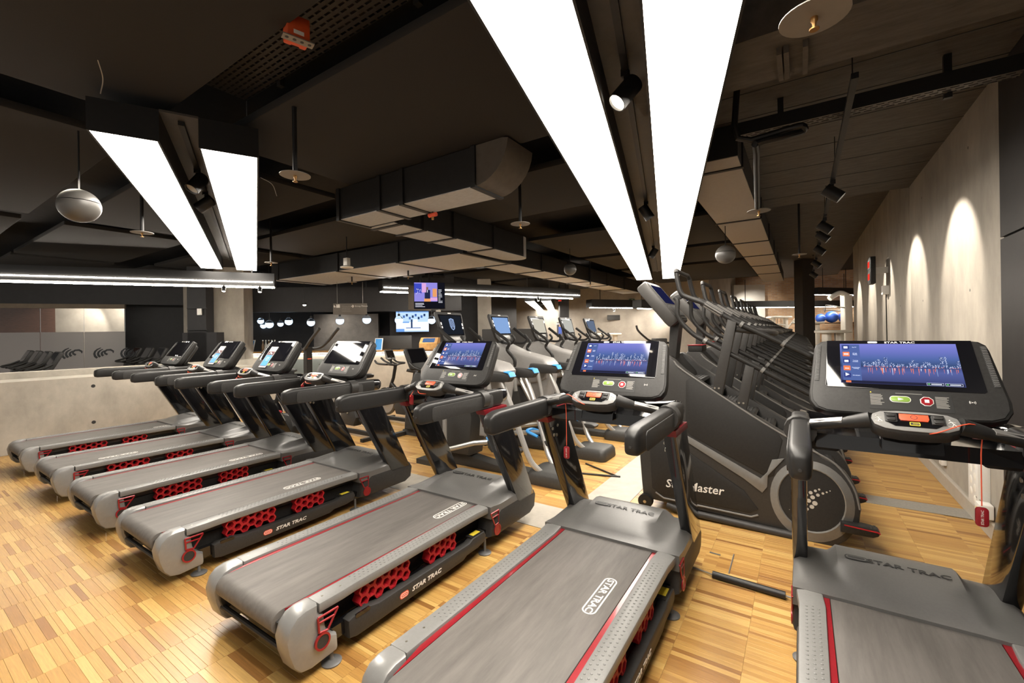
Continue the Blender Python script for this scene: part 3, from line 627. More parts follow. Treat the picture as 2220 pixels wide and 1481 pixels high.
# ------------------------------------------------------------ stair climbers
stm = mat('stair_charcoal_shell', (.038, .036, .034), .46, var=.12, scale=60, bump=.02, spec=.35); stl = mat('stair_dark_inset', (.024, .023, .022), .55, var=.15, scale=70, bump=.03, spec=.3)
strim = mat('stair_grey_trim', (.20, .195, .185), .32, .2, var=.06, scale=40); sdot = mat('stair_dot_print', (.50, .47, .42), .5, var=.04, scale=30)
def make_stair():
    t = empty('stair_climber'); Wd = .70
    out = [(-1.215, .11), (-1.225, .22), (-1.24, .45), (-1.20, .95), (-1.13, 1.28), (-1.07, 1.36), (-.985, 1.375), (-.93, 1.34), (-.846, 1.256), (-.582, 1.067), (-.365, .938), (-.123, .79), (.041, .70)]
    out += [(.050+.292*math.cos(math.radians(a)), .300+.345*math.sin(math.radians(a))) for a in (75, 60, 45, 30, 15, 0, -15, -30, -45, -60, -75, -90)] + [(-.10, .04), (-.98, .075), (-1.17, .08)]
    for s, (y0, y1) in (('near', (0, .10)), ('far', (Wd-.10, Wd))):
        MB().prism(out, y0, y1, 'y', .014).build('side_shell', stm, t, ang=40)
    # fascia on the outer faces
    for y, sg in ((0, -1), (Wd, 1)):
        def Y(d): return sorted((y, y+sg*d))
        a, b = Y(.006)
        up = [(-.83, 1.16), (-.80, 1.19), (-.75, 1.175), (-.16, .795), (-.13, .74), (-.19, .46), (-.23, .435), (-.80, .70), (-.84, .74)]
        MB().prism(up, a, b, 'y', .002).build('upper_inset', stl, t)
        lo = [(-1.15, .60), (-1.06, .70), (-.86, .575), (-.40, .30), (-.30, .17), (-.36, .13), (-1.05, .145), (-1.13, .19)]
        MB().prism(lo, a, b, 'y', .002).build('lower_inset', stl, t)
        a, b = Y(.012)
        dg = [(-.84, .70), (-.83, .64), (-.40, .40), (-.27, .31), (-.235, .36), (-.23, .45), (-.17, .53), (-.12, .60), (-.20, .58), (-.235, .475), (-.28, .42)]
        MB().prism(dg, a, b, 'y', .003).build('diagonal_trim', strim, t)
        MB().tube([(x, y+sg*.003, z) for x, z in ((-1.10, .155), (-1.03, .115), (-.35, .10), (-.30, .125))], .008, 6).build('lower_trim', strim, t)
        MB().tube(smooth([(x, y+sg*.002, z) for x, z in ((-.93, 1.33), (-.846, 1.245), (-.365, .927), (-.10, .768), (.06, .685), (.20, .60), (.30, .45), (.335, .30))], 4), .007, 6).build('edge_trim', strim, t)
        # disc with its grey ring
        a, b = Y(.020)
        n = [(.045+.262*math.cos(u), .305+.302*math.sin(u)) for u in [2*math.pi*k/40 for k in range(40)]]; i2 = [(.045+.205*math.cos(u), .315+.232*math.sin(u)) for u in [2*math.pi*k/40 for k in range(40)]]
        i3 = [(.045+.212*math.cos(u), .314+.240*math.sin(u)) for u in [2*math.pi*k/40 for k in range(40)]]
        q = MB(); q.loft([[(p[0], yy, p[1]) for p in g] for g, yy in ((n, y), (i3, y+sg*.018), (i2, y+sg*.014), (i2, y))], close=True); q.build('disc_ring', strim, t)
        q = MB(); a, b = Y(.009); q.prism(i2, a, b, 'y'); disc = q.build('side_disc', stl, t)
        # dot emblem
        q = MB(); a, b = sorted((y+sg*.009, y+sg*.0102))
        for px, py, pr_ in ((422, 187, 4), (403, 198, 6), (381, 209, 8), (360, 188, 7), (352, 224, 11), (338, 200, 9), (334, 278, 16), (321, 243, 14), (310, 216, 12), (316, 303, 14), (298, 268, 14), (287, 322, 11), (281, 234, 13), (280, 293, 12), (262, 257, 12), (263, 282, 10), (255, 304, 7), (246, 262, 6), (200, 338, 3), (181, 345, 2)):
            q.prism(circ(.045+(px-310)*.00105, .315-(py-262)*.0012, pr_*.00105, 12), a, b, 'y')
        em = q.build('dot_emblem', sdot, disc, ang=0); em['kind'] = 'stuff'
        if sg < 0: M = frame((-.775, y-.0072, .262), (1, 0, .03), (0, 0, 1))
        else: M = frame((-.775, y+.0072, .262), (-1, 0, 0), (0, 0, 1))
        text('StairMaster', .10, white, t, M, 'side_lettering', .0008, .010, .2, 1.0)
        q = MB(); q.tube([(-1.0, y+sg*.012+(-sg)*.02, .055), (-.90, y+sg*.012, .042), (-.05, y+sg*.012, .022)], .030, 12); q.build('base_tube', stm, t)
        q = MB(); q.lathe([(.001, min(y, y+sg*.03)-.001), (.062, min(y, y+sg*.03)), (.062, max(y, y-sg*.03)), (.001, max(y, y-sg*.03))], 20, (-1.19, 0, .062), 'y'); rl = q.build('transport_wheel', blk, t)
        q = MB(); yy = sorted((y+sg*.030, y+sg*.036)); q.lathe([(.001, yy[0]), (.014, yy[0]), (.014, yy[1]), (.001, yy[1])], 10, (-1.19, 0, .062), 'y'); q.build('axle_bolt', steel, rl)
        # rear foot step beside the wheel
        q = MB(); yy = sorted((y+sg*.01-.05, y+sg*.01+.05)); st = [(.22, .135), (.40, .135), (.43, .15), (.44, .172), (.43, .19), (.38, .20), (.22, .21)]
        q.prism(st, yy[0], yy[1], 'y', .012); step = q.build('rear_step', blk, t)
        q = MB(); q.prism([(.24, .190), (.425, .178), (.438, .170), (.441, .174), (.428, .186), (.24, .197)], yy[0]-.002, yy[1]+.002, 'y'); q.build('red_edge', redrub, step, ang=0)
        q = MB()
        for k in range(7): q.box(.25+.026*k, .265+.026*k, yy[0]+.012, yy[1]-.012, .19, .206-.0015*k)
        q.build('step_ribs', blk2, step, ang=0)['kind'] = 'stuff'
        # posts
        for (xb, zb, xt, zt, wd) in ((-.60, 1.05, -.475, 1.675, .075), (-.42, .94, -.350, 1.305, .07)):
            q = MB(); yi = sorted((y-sg*.025, y-sg*.095)); h = wd/2
            q.prism([(xb-h, zb), (xb+h, zb-.045), (xt+h, zt-.02), (xt-h*.8, zt+.008)], yi[0], yi[1], 'y', .008); pt_ = q.build('rail_post', stm, t)
            q = MB()
            for dx in (-.02, .012): q.lathe([(.001, y-sg*.02), (.008, y-sg*.02), (.008, y-sg*.024), (.001, y-sg*.024)], 8, (xb+dx+.012, 0, zb+.06), 'y')
            q.build('bolt', steel, pt_)
        # hand rails
        yr = y-sg*.06
        p1 = smooth([(-.915, yr-sg*.02, 2.10), (-.90, yr-sg*.01, 2.02), (-.868, yr, 1.915), (-.79, yr, 1.868), (-.687, yr, 1.823), (-.543, yr, 1.722), (-.40, yr, 1.632), (.0, yr, 1.42), (.06, yr, 1.385), (.10, yr-sg*.05, 1.365), (.10, yr-sg*.14, 1.36)], 4)
        rail = MB().tube(p1, .021, 12).build('upper_hand_rail', blk, t)
        q = MB(); A, B = Vector((-.687, yr, 1.823)), Vector((-.543, yr, 1.722)); q.tube([A, B], .026, 14); q.build('rail_sleeve', stm, rail)
        q = MB(); d = (B-A).normalized(); up_ = Vector((d.z, 0, -d.x)); up_ = -up_ if up_.z < 0 else up_
        for k in range(8):
            u = 2*math.pi*k/8; o = Vector((0, 1, 0))*math.cos(u)*.026+up_*math.sin(u)*.026; q.tube([A+o+d*.01, B+o-d*.01], .004, 5)
        q.build('pulse_grip', alu, rail)['kind'] = 'stuff'
        for f_ in (.12, .75):
            c0 = Vector((-.46, yr, 1.667)).lerp(Vector((.0, yr, 1.42)), f_); q = MB(); q.tube([c0-d*.012, c0+d*.012], .027, 12); q.build('rail_collar', strim, rail)
        p2 = smooth([(-.93, yr-sg*.02, 1.885), (-.905, yr-sg*.01, 1.85), (-.905, yr, 1.74), (-.86, yr, 1.65), (-.769, yr, 1.555), (-.683, yr, 1.504), (-.592, yr, 1.455), (-.51, yr, 1.406), (-.2, yr, 1.235), (.0, yr, 1.125), (.06, yr, 1.093), (.10, yr-sg*.05, 1.075), (.10, yr-sg*.14, 1.07)], 4)
        r2 = MB().tube(p2, .020, 12).build('lower_hand_rail', blk, t)
        c0 = Vector((-.683, yr, 1.504)); q = MB(); q.tube([c0-d*.014, c0+d*.014], .027, 12); q.build('rail_collar', strim, r2)
        c0 = Vector((-.26, yr, 1.268)); q = MB(); q.tube([c0-d*.012, c0+d*.012], .026, 12); q.build('rail_collar', strim, r2)
        q = MB(); q.prism([(-.935, 1.865), (-.93, 1.90), (-.875, 1.925), (-.84, 1.895), (-.88, 1.87)], min(yr, yr-sg*.03), max(yr, yr-sg*.03), 'y', .006); q.build('rail_bracket', blk2, t)
    # cross bar of the horn handles and the rear of the rails
    MB().tube(smooth([(-.915, .08, 2.10), (-.925, .12, 2.13), (-.93, .20, 2.13), (-.93, .50, 2.13), (-.925, .58, 2.13), (-.915, .62, 2.10)], 4), .021, 10).build('horn_handle', blk, t)
    MB().tube(smooth([(-.45, .06, 1.60), (-.36, .10, 1.585), (-.20, .20, 1.565), (-.20, .50, 1.565), (-.36, .60, 1.585), (-.45, .64, 1.60)], 4), .024, 10).build('front_grab_bar', stm, t)
    # stair treads between the shells
    for k in range(8):
        x = .10-.135*k; z = .53+.090*k
        q = MB(); q.prism([(x-.11, z), (x+.10, z), (x+.115, z-.02), (x+.10, z-.035), (x-.11, z-.03)], .11, Wd-.11, 'y', .004); st = q.build('stair_tread', blk, t)
        q = MB()
        for j in range(6): q.box(x-.09+.03*j, x-.075+.03*j, .14, Wd-.14, z, z+.004)
        q.build('tread_ribs', blk2, st, ang=0)['kind'] = 'stuff'
    MB().prism([(-1.15, .10), (-1.12, 1.25), (-1.0, 1.36), (-.86, 1.2), (-.80, .98), (.1, .46), (.3, .3), (.05, .06), (-1.0, .09)], .09, Wd-.09, 'y').build('inner_body', blk, t)
    # console on its neck
    MB().prism([(-1.045, 1.33), (-.975, 1.33), (-.93, 1.72), (-1.02, 1.72)], .27, .43, 'y', .012).build('neck', stm, t)
    nd = Vector((.55, 0, .835)).normalized()
    M = Matrix(((0, -.62, .785, -.915), (1, 0, 0, .35), (0, .785, .62, 1.69), (0, 0, 0, 1)))     # local x = across, y = up the face, z = outward
    q = MB(); q.M = M; q.prism([(-.23, .05), (-.20, .0), (.20, .0), (.23, .05), (.25, .40), (.23, .46), (.19, .48), (-.19, .48), (-.23, .46), (-.25, .40)], -.11, 0, 'z', .02); con = q.build('console', mat('stair_console_grey', (.06, .057, .054), .45, var=.06, scale=40, spec=.35), t, ang=40)
    q = MB(); q.M = M; q.prism(rr(-.215, .215, .02, .455, .04, 4), -.002, .006, 'z', .003); q.build('console_fascia', stm, con)
    q = MB(); q.M = M; q.prism(rr(-.18, .18, .20, .42, .012, 3), .004, .009, 'z', .001); q.build('console_screen', emat('stair_screen', '23264e', .6), con)
    q = MB(); q.M = M; q.prism(rr(-.17, .17, .05, .17, .02, 3), .004, .011, 'z', .002); q.build('key_pad', stl, con)
    q = MB(); q.M = M; q.prism(rr(.03, .08, .10, .125, .008, 3), .010, .013, 'z'); q.build('start_key', green, con)
    q = MB(); q.prism(rr(-.86, -.74, 1.40, 1.46, .01, 2), .24, .46, 'y', .006); tr = q.build('accessory_tray', blk, t)
    q = MB(); q.prism(rr(-.865, -.735, 1.457, 1.463, .002, 2), .235, .465, 'y'); q.build('tray_lip', red, tr)
    return t
st0 = make_stair()
SL = ['charcoal stair climber with white lettering, first of the row behind the treadmills', 'second stair climber of the row, right behind the lettered first one', 'third stair climber counted from the treadmills',
      'fourth stair climber counted from the treadmills', 'fifth stair climber counted from the treadmills', 'sixth stair climber counted from the treadmills', 'last stair climber of the row, deepest in the hall']
for i in range(7):
    r = st0 if i == 0 else tree(st0)
    r.location = (0, 3.95+1.245*i, 0); tag(r, SL[i], 'stair climber', 'stair climbers in a row')
# ------------------------------------------------------------ elliptical trainers
egrey = mat('elliptical_grey_shell', (.26, .25, .24), .4, var=.06, scale=50, bump=.01); esil = mat('elliptical_silver_tube', (.50, .49, .47), .3, .55, var=.05, scale=40)
rub = mat('base_rubber', (.04, .039, .037), .55, var=.15, scale=60, bump=.04)
scr_off = glassblk
def make_elliptical():
    """front towards -x; origin under the console"""
    t = empty('elliptical_trainer')
    MB().prism([(-.45, .0), (-.45, .09), (-.30, .16), (.15, .15), (.65, .085), (1.25, .075), (1.25, .0)], -.085, .085, 'y', .015).build('base_beam', rub, t)
    q = MB(); rings = []
    for z, e in ((.0, .0), (.02, -.006), (.10, .0), (.135, .02), (.145, .05)):
        rings.append([(x, y, z) for x, y in rr(1.13+e, 1.58-e*.8, -.21+e, .21-e, .07, 5)])
    q.loft(rings); q.build('rear_stabiliser', rub, t, ang=50)
    MB().box(-.40, -.15, -.30, .30, .0, .06).build('front_stabiliser', rub, t)
    MB().prism([(-.50, .15), (-.52, .70), (-.40, .98), (.30, .90), (.36, .60), (.30, .15)], -.15, .15, 'y', .03).build('tower_base', rub, t)
    MB().prism([(-.48, .80), (-.45, 1.15), (-.22, 1.42), (.0, 1.45), (.30, 1.33), (.72, 1.24), (.80, 1.16), (.76, .98), (.62, .92), (.30, .86)], -.17, .17, 'y', .035).build('body_shell', egrey, t, ang=45)
    MB().prism([(.44, .40), (.50, 1.02), (.80, 1.08), (.78, .95), (.68, .40)], -.13, .13, 'y', .03).build('rear_shell', egrey, t, ang=45)
    MB().prism([(-.14, 1.36), (.06, 1.40), (.0, 1.52), (-.10, 1.52)], -.06, .06, 'y', .01).build('console_neck', blk, t)
    M = Matrix(((0, -.30, .954, .02), (1, 0, 0, 0), (0, .954, .30, 1.475), (0, 0, 0, 1)))
    q = MB(); q.M = M; q.prism([(-.16, .0), (.16, .0), (.21, .06), (.245, .38), (.23, .41), (-.23, .41), (-.245, .38), (-.21, .06)], -.045, 0, 'z', .012); con = q.build('console', blk2, t)
    q = MB(); q.M = M; q.prism([(-.19, .10), (.19, .10), (.215, .372), (-.215, .372)], .0, .004, 'z', .001); q.build('console_screen', glassblk, con)
    q = MB(); q.M = M; q.prism(rr(-.13, .13, .02, .085, .02, 3), .0, .006, 'z', .001); q.build('key_strip', strim, con)
    q = MB(); q.M = M; q.prism(rr(-.03, .03, .384, .398, .006, 3), .0, .003, 'z'); q.build('console_badge', white, con)
    for s in (-1, 1):
        y = s*.25
        # moving handle bars rising beside the console
        p = smooth([(.30, y, 1.05), (.33, y, 1.22), (.22, y*1.05, 1.36), (.26, y*1.10, 1.46), (.12, y*1.12, 1.56), (-.02, y*1.12, 1.66)], 5)
        MB().tube(p, [.024]*12+[.022]*(len(p)-12), 10).build('moving_handle', blk, t)
        MB().tube(smooth([(.34, y, .80), (.32, y, 1.0), (.31, y, 1.16)], 3), .026, 10).build('handle_link', esil, t)
        MB().tube(smooth([(.02, s*.10, 1.46), (.20, s*.16, 1.44), (.28, s*.17, 1.50), (.24, s*.17, 1.56)], 4), .018, 8).build('fixed_grip', blk, t)
        # rocker head with a blue edge
        q = MB(); q.prism([(.56, 1.10), (.60, 1.185), (.93, 1.165), (1.0, 1.155), (1.02, 1.12), (.98, 1.07), (.62, 1.055)], y-.055, y+.055, 'y', .018); head = q.build('rocker_head', blk2, t)
        q = MB(); q.prism([(.93, 1.172), (.985, 1.163), (1.012, 1.125), (1.020, 1.126), (.995, 1.172), (.93, 1.181)], y-.057, y+.057, 'y', .003); q.build('blue_edge', bluepl, head)
        # rear static leg curving into the stabiliser
        p = smooth([(.86, y, 1.07), (.98, y*.95, .80), (1.10, y*.85, .45), (1.18, y*.75, .24), (1.26, y*.6, .14), (1.30, y*.5, .10)], 4)
        MB().tube(p, .030, 10).build('static_leg', esil, t)
        # swinging leg and stride link
        ox = .10*s
        MB().tube([(.72, y+s*.05, 1.08), (.90+ox, y+s*.05, .62), (.98+ox, y+s*.05, .42)], .024, 10).build('swing_leg', esil, t)
        lk = MB().tube([(.06, y+s*.03, .22), (.50, y+s*.03, .36), (1.02+ox, y+s*.04, .44)], .028, 10).build('stride_link', esil, t)
        q = MB(); q.tube([(.06, y+s*.0, .22), (.06, y+s*.06, .22)], .055, 14); q.tube([(.06, y+s*.03, .22), (.06, y+s*.03, .62)], .026, 10); q.build('crank_arm', esil, lk)
        # pedal with blue cuff
        px = .82+ox; q = MB(); q.prism([(px, .345), (px-.01, .42), (px+.06, .405), (px+.20, .37), (px+.33, .365), (px+.38, .345), (px+.36, .31), (px+.05, .30)], y-.075, y+.075, 'y', .012); pd = q.build('pedal', blk2, t)
        q = MB(); q.tube(smooth([(px+.14, y-.075, .405), (px+.03, y-.078, .44), (px-.015, y-.05, .45), (px-.02, y+.05, .45), (px+.03, y+.078, .44), (px+.14, y+.075, .405)], 4), .018, 8, squash=1.); q.build('pedal_cuff', bluepl, pd)
    return t
el = make_elliptical()
EL = ['grey elliptical trainer nearest the treadmills, with a crest on its screen', 'second elliptical trainer from the treadmills, pale blue screen', 'third elliptical trainer from the treadmills, blank bright screen', 'fourth elliptical trainer from the treadmills', 'farthest elliptical trainer of the row']
els = [el]+[tree(el) for _ in range(4)]
Me = Matrix(((0, -.30, .954, .02), (1, 0, 0, 0), (0, .954, .30, 1.475), (0, 0, 0, 1)))
for i, r in enumerate(els):
    r.location = (-3.58, 4.13+1.085*i, 0); tag(r, EL[i], 'elliptical trainer', 'elliptical trainers in a row')
    con = [c for c in r.children if c.name.split('.')[0] == 'console'][0]
    q = MB(); q.M = Me; q.prism([(-.172, .115), (.172, .115), (.193, .356), (-.193, .356)], .004, .0048, 'z')
    q.build('screen_image', (emat('el_screen_dark', '20242c', .8), emat('el_screen_blue', '8fb2e6', .8), emat('el_screen_pale', 'd9d2c0', .8), emat('el_screen_pale2', 'c9c8be', .8), emat('el_screen_grey', '6a7890', .8))[i], con, ang=0)
    if i == 0:
        q = MB(); q.M = Me
        n = [(-.045, .31), (0, .325), (.045, .31), (.045, .22), (.03, .185), (0, .165), (-.03, .185), (-.045, .22)]; q.loft([[(*[c_*f_+(1-f_)*o_ for c_, o_ in zip(p, (0, .245))], z) for p in n] for f_, z in ((1, .005), (1, .0054), (.8, .0054), (.8, .005))], close=True)
        for x in (-.022, 0, .022): q.box(x-.006, x+.006, .20, .30, .005, .0054)
        q.build('screen_crest', s_dim, con, ang=0)
# ------------------------------------------------------------ bikes
def bar(path, r, n=8, k=4): return MB().tube(smooth(path, k), r, n)
def make_spin():
    """indoor cycle, front towards -x, origin on the floor under the crank"""
    t = empty('spin_bike')
    q = MB(); q.box(-.62, -.56, -.26, .26, .0, .05); q.box(.50, .56, -.26, .26, 0, .05); q.prism([(-.60, .03), (-.60, .09), (.52, .09), (.52, .03)], -.04, .04, 'y', .01); q.build('base_frame', blk, t)
    q = MB(); n = circ(-.50, .36, .255, 36); i2 = circ(-.50, .36, .215, 36); q.loft([[(p[0], y, p[1]) for p in g] for g, y in ((n, -.02), (n, .02), (i2, .02), (i2, -.02))], close=True); fl = q.build('flywheel', gloss, t)
    q = MB(); q.lathe([(.001, -.006), (.213, -.006), (.213, .006), (.001, .006)], 32, (-.50, 0, .36), 'y'); q.build('flywheel_disc', alu, fl)
    q = MB(); q.lathe([(.001, -.05), (.06, -.05), (.06, .05), (.001, .05)], 18, (-.50, 0, .36), 'y'); q.build('flywheel_hub', blk, fl)
    MB().prism([(-.16, .16), (-.22, .30), (-.10, .46), (.12, .44), (.18, .30), (.10, .16)], -.09, .09, 'y', .03).build('crank_shroud', blk2, t)
    q = MB(); q.tube([(-.52, 0, .36), (-.30, 0, .80), (-.26, 0, .96)], .03, 10); q.tube([(-.36, 0, .70), (.05, 0, .36)], .035, 10); q.tube([(0, 0, .36), (.22, 0, .78), (.25, 0, .90)], .03, 10); q.tube([(0, 0, .36), (.5, 0, .07)], .03, 10); q.build('frame', blk, t)
    q = MB(); q.prism([(.10, .93), (.13, .985), (.38, .99), (.43, .97), (.42, .93), (.30, .91)], -.085, .085, 'y', .03); q.build('saddle', foam, t)
    q = MB()
    for s in (-1, 1):
        q.tube(smooth([(-.22, 0, 1.03), (-.26, s*.12, 1.05), (-.24, s*.22, 1.06), (-.45, s*.23, 1.07), (-.54, s*.22, 1.12)], 4), .018, 8)
        q.tube(smooth([(-.25, s*.05, 1.04), (-.45, s*.06, 1.10), (-.56, s*.06, 1.16)], 4), .018, 8)
    q.tube([(-.26, 0, .95), (-.24, 0, 1.05)], .03, 8); q.build('handlebar', blk, t)
    q = MB(); q.M = Matrix(((0, -.42, .907, -.34), (1, 0, 0, 0), (0, .907, .42, 1.14), (0, 0, 0, 1))); q.prism(rr(-.10, .10, 0, .19, .015, 3), -.03, 0, 'z', .006); con = q.build('console', strim, t)
    q2 = MB(); q2.M = q.M; q2.prism(rr(-.082, .082, .03, .172, .006, 2), 0, .003, 'z'); q2.build('console_screen', glassblk, con)
    q = MB(); q.tube([(-.36, 0, 1.06), (-.36, 0, 1.20)], .018, 8); q.build('console_post', blk, t)
    for s in (-1, 1):
        q = MB(); q.tube([(0, s*.10, .36), (.10*s, s*.12, .36-.13*s)], .015, 8); cr = q.build('crank', steel, t)
        q = MB(); q.prism(rr(.10*s-.05, .10*s+.05, .36-.13*s-.015, .36-.13*s+.015, .008, 2), s*.15-.045, s*.15+.045, 'y', .004); q.build('pedal', redrub, cr)
    return t
def make_upright(curved=False):
    """upright exercise bike, front towards -x"""
    t = empty('exercise_bike')
    q = MB(); q.prism([(-.55, .0), (-.55, .08), (-.35, .12), (.40, .10), (.55, .07), (.55, .0)], -.05, .05, 'y', .01); q.box(-.55, -.47, -.28, .28, 0, .06); q.box(.48, .56, -.28, .28, 0, .06); q.build('base', rub, t)
    MB().prism([(-.45, .10), (-.42, .45), (-.30, .80), (-.20, 1.02), (-.06, 1.02), (.02, .60), (.20, .42), (.22, .12)], -.12, .12, 'y', .04).build('shroud', blk2, t, ang=50)
    q = MB(); q.prism([(.18, .10), (.26, .10), (.34, .80), (.26, .80)], -.04, .04, 'y', .01); q.build('seat_post', esil, t)
    q = MB(); q.prism([(.12, .80), (.16, .87), (.42, .89), (.48, .86), (.46, .81), (.30, .78)], -.13, .13, 'y', .035); q.build('saddle', foam, t)
    q = MB()
    for s in (-1, 1): q.tube(smooth([(-.12, s*.04, 1.02), (-.05, s*.16, 1.04), (.05, s*.22, 1.06), (-.08, s*.23, 1.10), (-.20, s*.20, 1.16)], 4), .02, 8)
    q.build('handlebar', blk, t)
    M = Matrix(((0, -.45, .893, -.14), (1, 0, 0, 0), (0, .893, .45, 1.06), (0, 0, 0, 1)))
    q = MB(); q.M = M; q.prism(rr(-.21, .21, 0, .36, .04, 4), -.06, 0, 'z', .015); con = q.build('console', blk2, t)
    q = MB(); q.M = M; q.prism(rr(-.17, .17, .10, .335, .01, 2), 0, .004, 'z'); q.build('console_screen', glassblk, con)
    for s in (-1, 1):
        q = MB(); q.tube([(-.05, s*.12, .34), (-.05+.10*s, s*.15, .34-.12*s)], .015, 8); cr = q.build('crank', steel, t)
        q = MB(); q.prism(rr(.10*s-.11, .10*s, .20-.12*s+.12, .24-.12*s+.12, .008, 2), s*.19-.05, s*.19+.05, 'y', .004); q.build('pedal', blk, cr)
    return t
sp = make_spin(); sp.location = (-6.26, 3.55, 0); tag(sp, 'black spin bike with an open flywheel, behind the third and fourth treadmills', 'exercise bike', 'spin bikes behind the treadmills')
s2 = tree(sp); s2.location = (-5.92, 5.45, 0); tag(s2, 'spin bike with a small square display on its handlebar, in front of the reception desk', 'exercise bike', 'spin bikes behind the treadmills')
s3 = tree(sp); s3.location = (-5.97, 4.40, 0); tag(s3, 'spin bike with red pedals seen between the fourth treadmill uprights', 'exercise bike', 'spin bikes behind the treadmills')
for r in (s3,):
    for ch in list(r.children):
        if ch.name.split('.')[0] in ('console', 'console_post'):
            for g in list(ch.children): bpy.data.objects.remove(g)
            bpy.data.objects.remove(ch)
for ch in [c for c in sp.children if c.name.split('.')[0] in ('console', 'console_post')]:
    for g in list(ch.children): bpy.data.objects.remove(g)
    bpy.data.objects.remove(ch)
ub = make_upright(); ub.location = (-4.76, 4.87, 0); tag(ub, 'exercise bike with a wide grey display, behind the fifth treadmill console', 'exercise bike')
# upper body machine: a column with two curved arms
t = empty('arm_machine', (-8.2, 5.0, 0)); tag(t, 'black column machine with curved raised arms, behind the third treadmill console', 'exercise machine')
MB().box(-.05, .06, -.06, .06, .04, 1.36).build('column', blk, t); MB().prism(rr(-.35, .40, -.30, .30, .03, 3), 0, .05, 'z', .01).build('base_plate', rub, t)
for s in (-1, 1): bar([(.0, s*.07, 1.33), (.20, s*.16, 1.36), (.42, s*.20, 1.50), (.58, s*.20, 1.62), (.72, s*.20, 1.72)], .028).build('curved_arm', blk2, t)
MB().box(.055, .066, -.04, .04, 1.12, 1.14).build('orange_stripe', orange, t)
# bikes beyond the half-height wall
pr = make_upright(); W8 = ('nearest', 'second', 'third', 'farthest')
for k in range(8):
    r = pr if k == 0 else tree(pr); p_ = P(95, 775, 7.45) if k < 4 else P(363, 775, 8.9)
    r.location = (-10.85-.74*(k % 4), p_.y-.12, 0); r.rotation_euler.z = -math.pi/2
    tag(r, W8[k % 4]+(' exercise bike of the left row beyond the half-height wall' if k < 4 else ' exercise bike beyond the half-height wall, in front of the black wall'), 'exercise bike', 'bikes beyond the half-height wall')
# ------------------------------------------------------------ light panels
pan_em = emat('lit_diffuser', (1, .92, .81), PANEL); strip_em = emat('lit_strip', (1, .92, .80), STRIP); lens_em = emat('lit_lens', (1, .88, .70), 14.); lensdim_em = emat('lit_globe_inner', (.80, .90, 1), 3.0)
hous = mat('black_lamp_housing', (.009, .0085, .0085), .5, var=.2, scale=30); gapm = mat('lamp_channel_paint', (.06, .055, .05), .5, var=.15, scale=20); globm = mat('opal_globe', (.09, .085, .078), .35, var=.06, scale=9)
def spotlamp(parent, o, aim, L=.17, r=.055, lit=True):
    """cylinder spot with its stem, a part of the lamp it hangs in"""
    d = Vector(aim).normalized(); o = Vector(o); M = d.to_track_quat('Z', 'Y').to_matrix().to_4x4(); M.translation = o
    q = MB(); q.M = M; q.lathe([(.001, -L*.5), (r*.97, -L*.5), (r, -L*.45), (r, L*.5), (r*.9, L*.5), (r*.88, L*.40), (.001, L*.40)], 22); h = q.build('spot_head', hous, parent)
    q = MB(); q.M = M; q.lathe([(.001, L*.40+.001), (r*.86, L*.40+.001), (r*.86, L*.40+.004), (.001, L*.40+.004)], 20); q.build('spot_lens', lens_em if lit else alu, h)
    q = MB(); q.tube([o-d*L*.1, o+Vector((0, 0, .10))], .012, 8); q.box(o.x-.02, o.x+.02, o.y-.02, o.y+.02, o.z+.09, o.z+.13); q.build('spot_stem', hous, h); return h
def lightpanel(near, far, z, wd, label, spots=(), fr=(.385, .615), dep=.20):
    a, b = Vector(near), Vector(far); d = (b-a).normalized(); n = Vector((d.y, -d.x)); L = (b-a).length
    t = empty('light_panel', (a.x, a.y, z)); tag(t, label, 'ceiling light', 'suspended twin light panels')
    R = Matrix(((n.x, d.x, 0, 0), (n.y, d.y, 0, 0), (0, 0, 1, 0), (0, 0, 0, 1)))
    f0, f1 = fr[0]*wd-wd/2, fr[1]*wd-wd/2
    for x0, x1 in ((-wd/2, f0), (f1, wd/2)):
        q = MB(); q.M = R; th = .012
        q.box(x0, x0+th, 0, L, 0, dep); q.box(x1-th, x1, 0, L, 0, dep); q.box(x0+th, x1-th, 0, th, 0, dep); q.box(x0+th, x1-th, L-th, L, 0, dep); q.box(x0, x1, 0, L, dep, dep+.01); h = q.build('housing', hous, t, ang=0)
        q = MB(); q.M = R; q.box(x0+.010, x1-.010, .010, L-.010, .002, .008); q.build('diffuser', pan_em, h, ang=0)
    q = MB(); q.M = R; q.box(f0, f1, 0, L, dep, dep+.015); ch = q.build('channel_back', gapm, t, ang=0)
    q = MB(); q.M = R; q.box(-.018, .018, .1, L-.1, dep-.03, dep); q.build('lamp_track', hous, ch, ang=0)
    for y, aim, lit in spots:
        o = R @ Vector((0, y, .055)); spotlamp(t, o, (R @ Vector((*aim, 0)))[:3] if len(aim) == 3 else aim, lit=lit)
    for y in (.25, L*.5, L-.25):
        for x in (-wd*.42, wd*.42):
            q = MB(); p = R @ Vector((x, y, dep)); q.tube([p, (p.x, p.y, 3.52-z)], .003, 5); q.build('suspension_wire', alu, t)
    return t
def mid(p, q): return ((p.x+q.x)/2, (p.y+q.y)/2)
PZ = 2.90
n2, f2 = mid(Pz(186, 280, PZ), Pz(561, 342, PZ)), mid(Pz(434, 581, PZ), Pz(558, 588, PZ))
lp2 = lightpanel(n2, f2, PZ, .93, 'twin light panel hanging over the left treadmills, ending at the concrete column', ((1.05, (-.45, -.35, -.8), False), (1.75, (-.75, .25, -.6), False)))
e1 = mid(Pz(1370, 600, PZ), Pz(1475, 610, PZ)); s1 = mid(Pz(1012, 0, PZ), Pz(1617, 0, PZ)); dv = (Vector(e1)-Vector(s1)).normalized()
n1 = Vector(s1)-dv*1.9
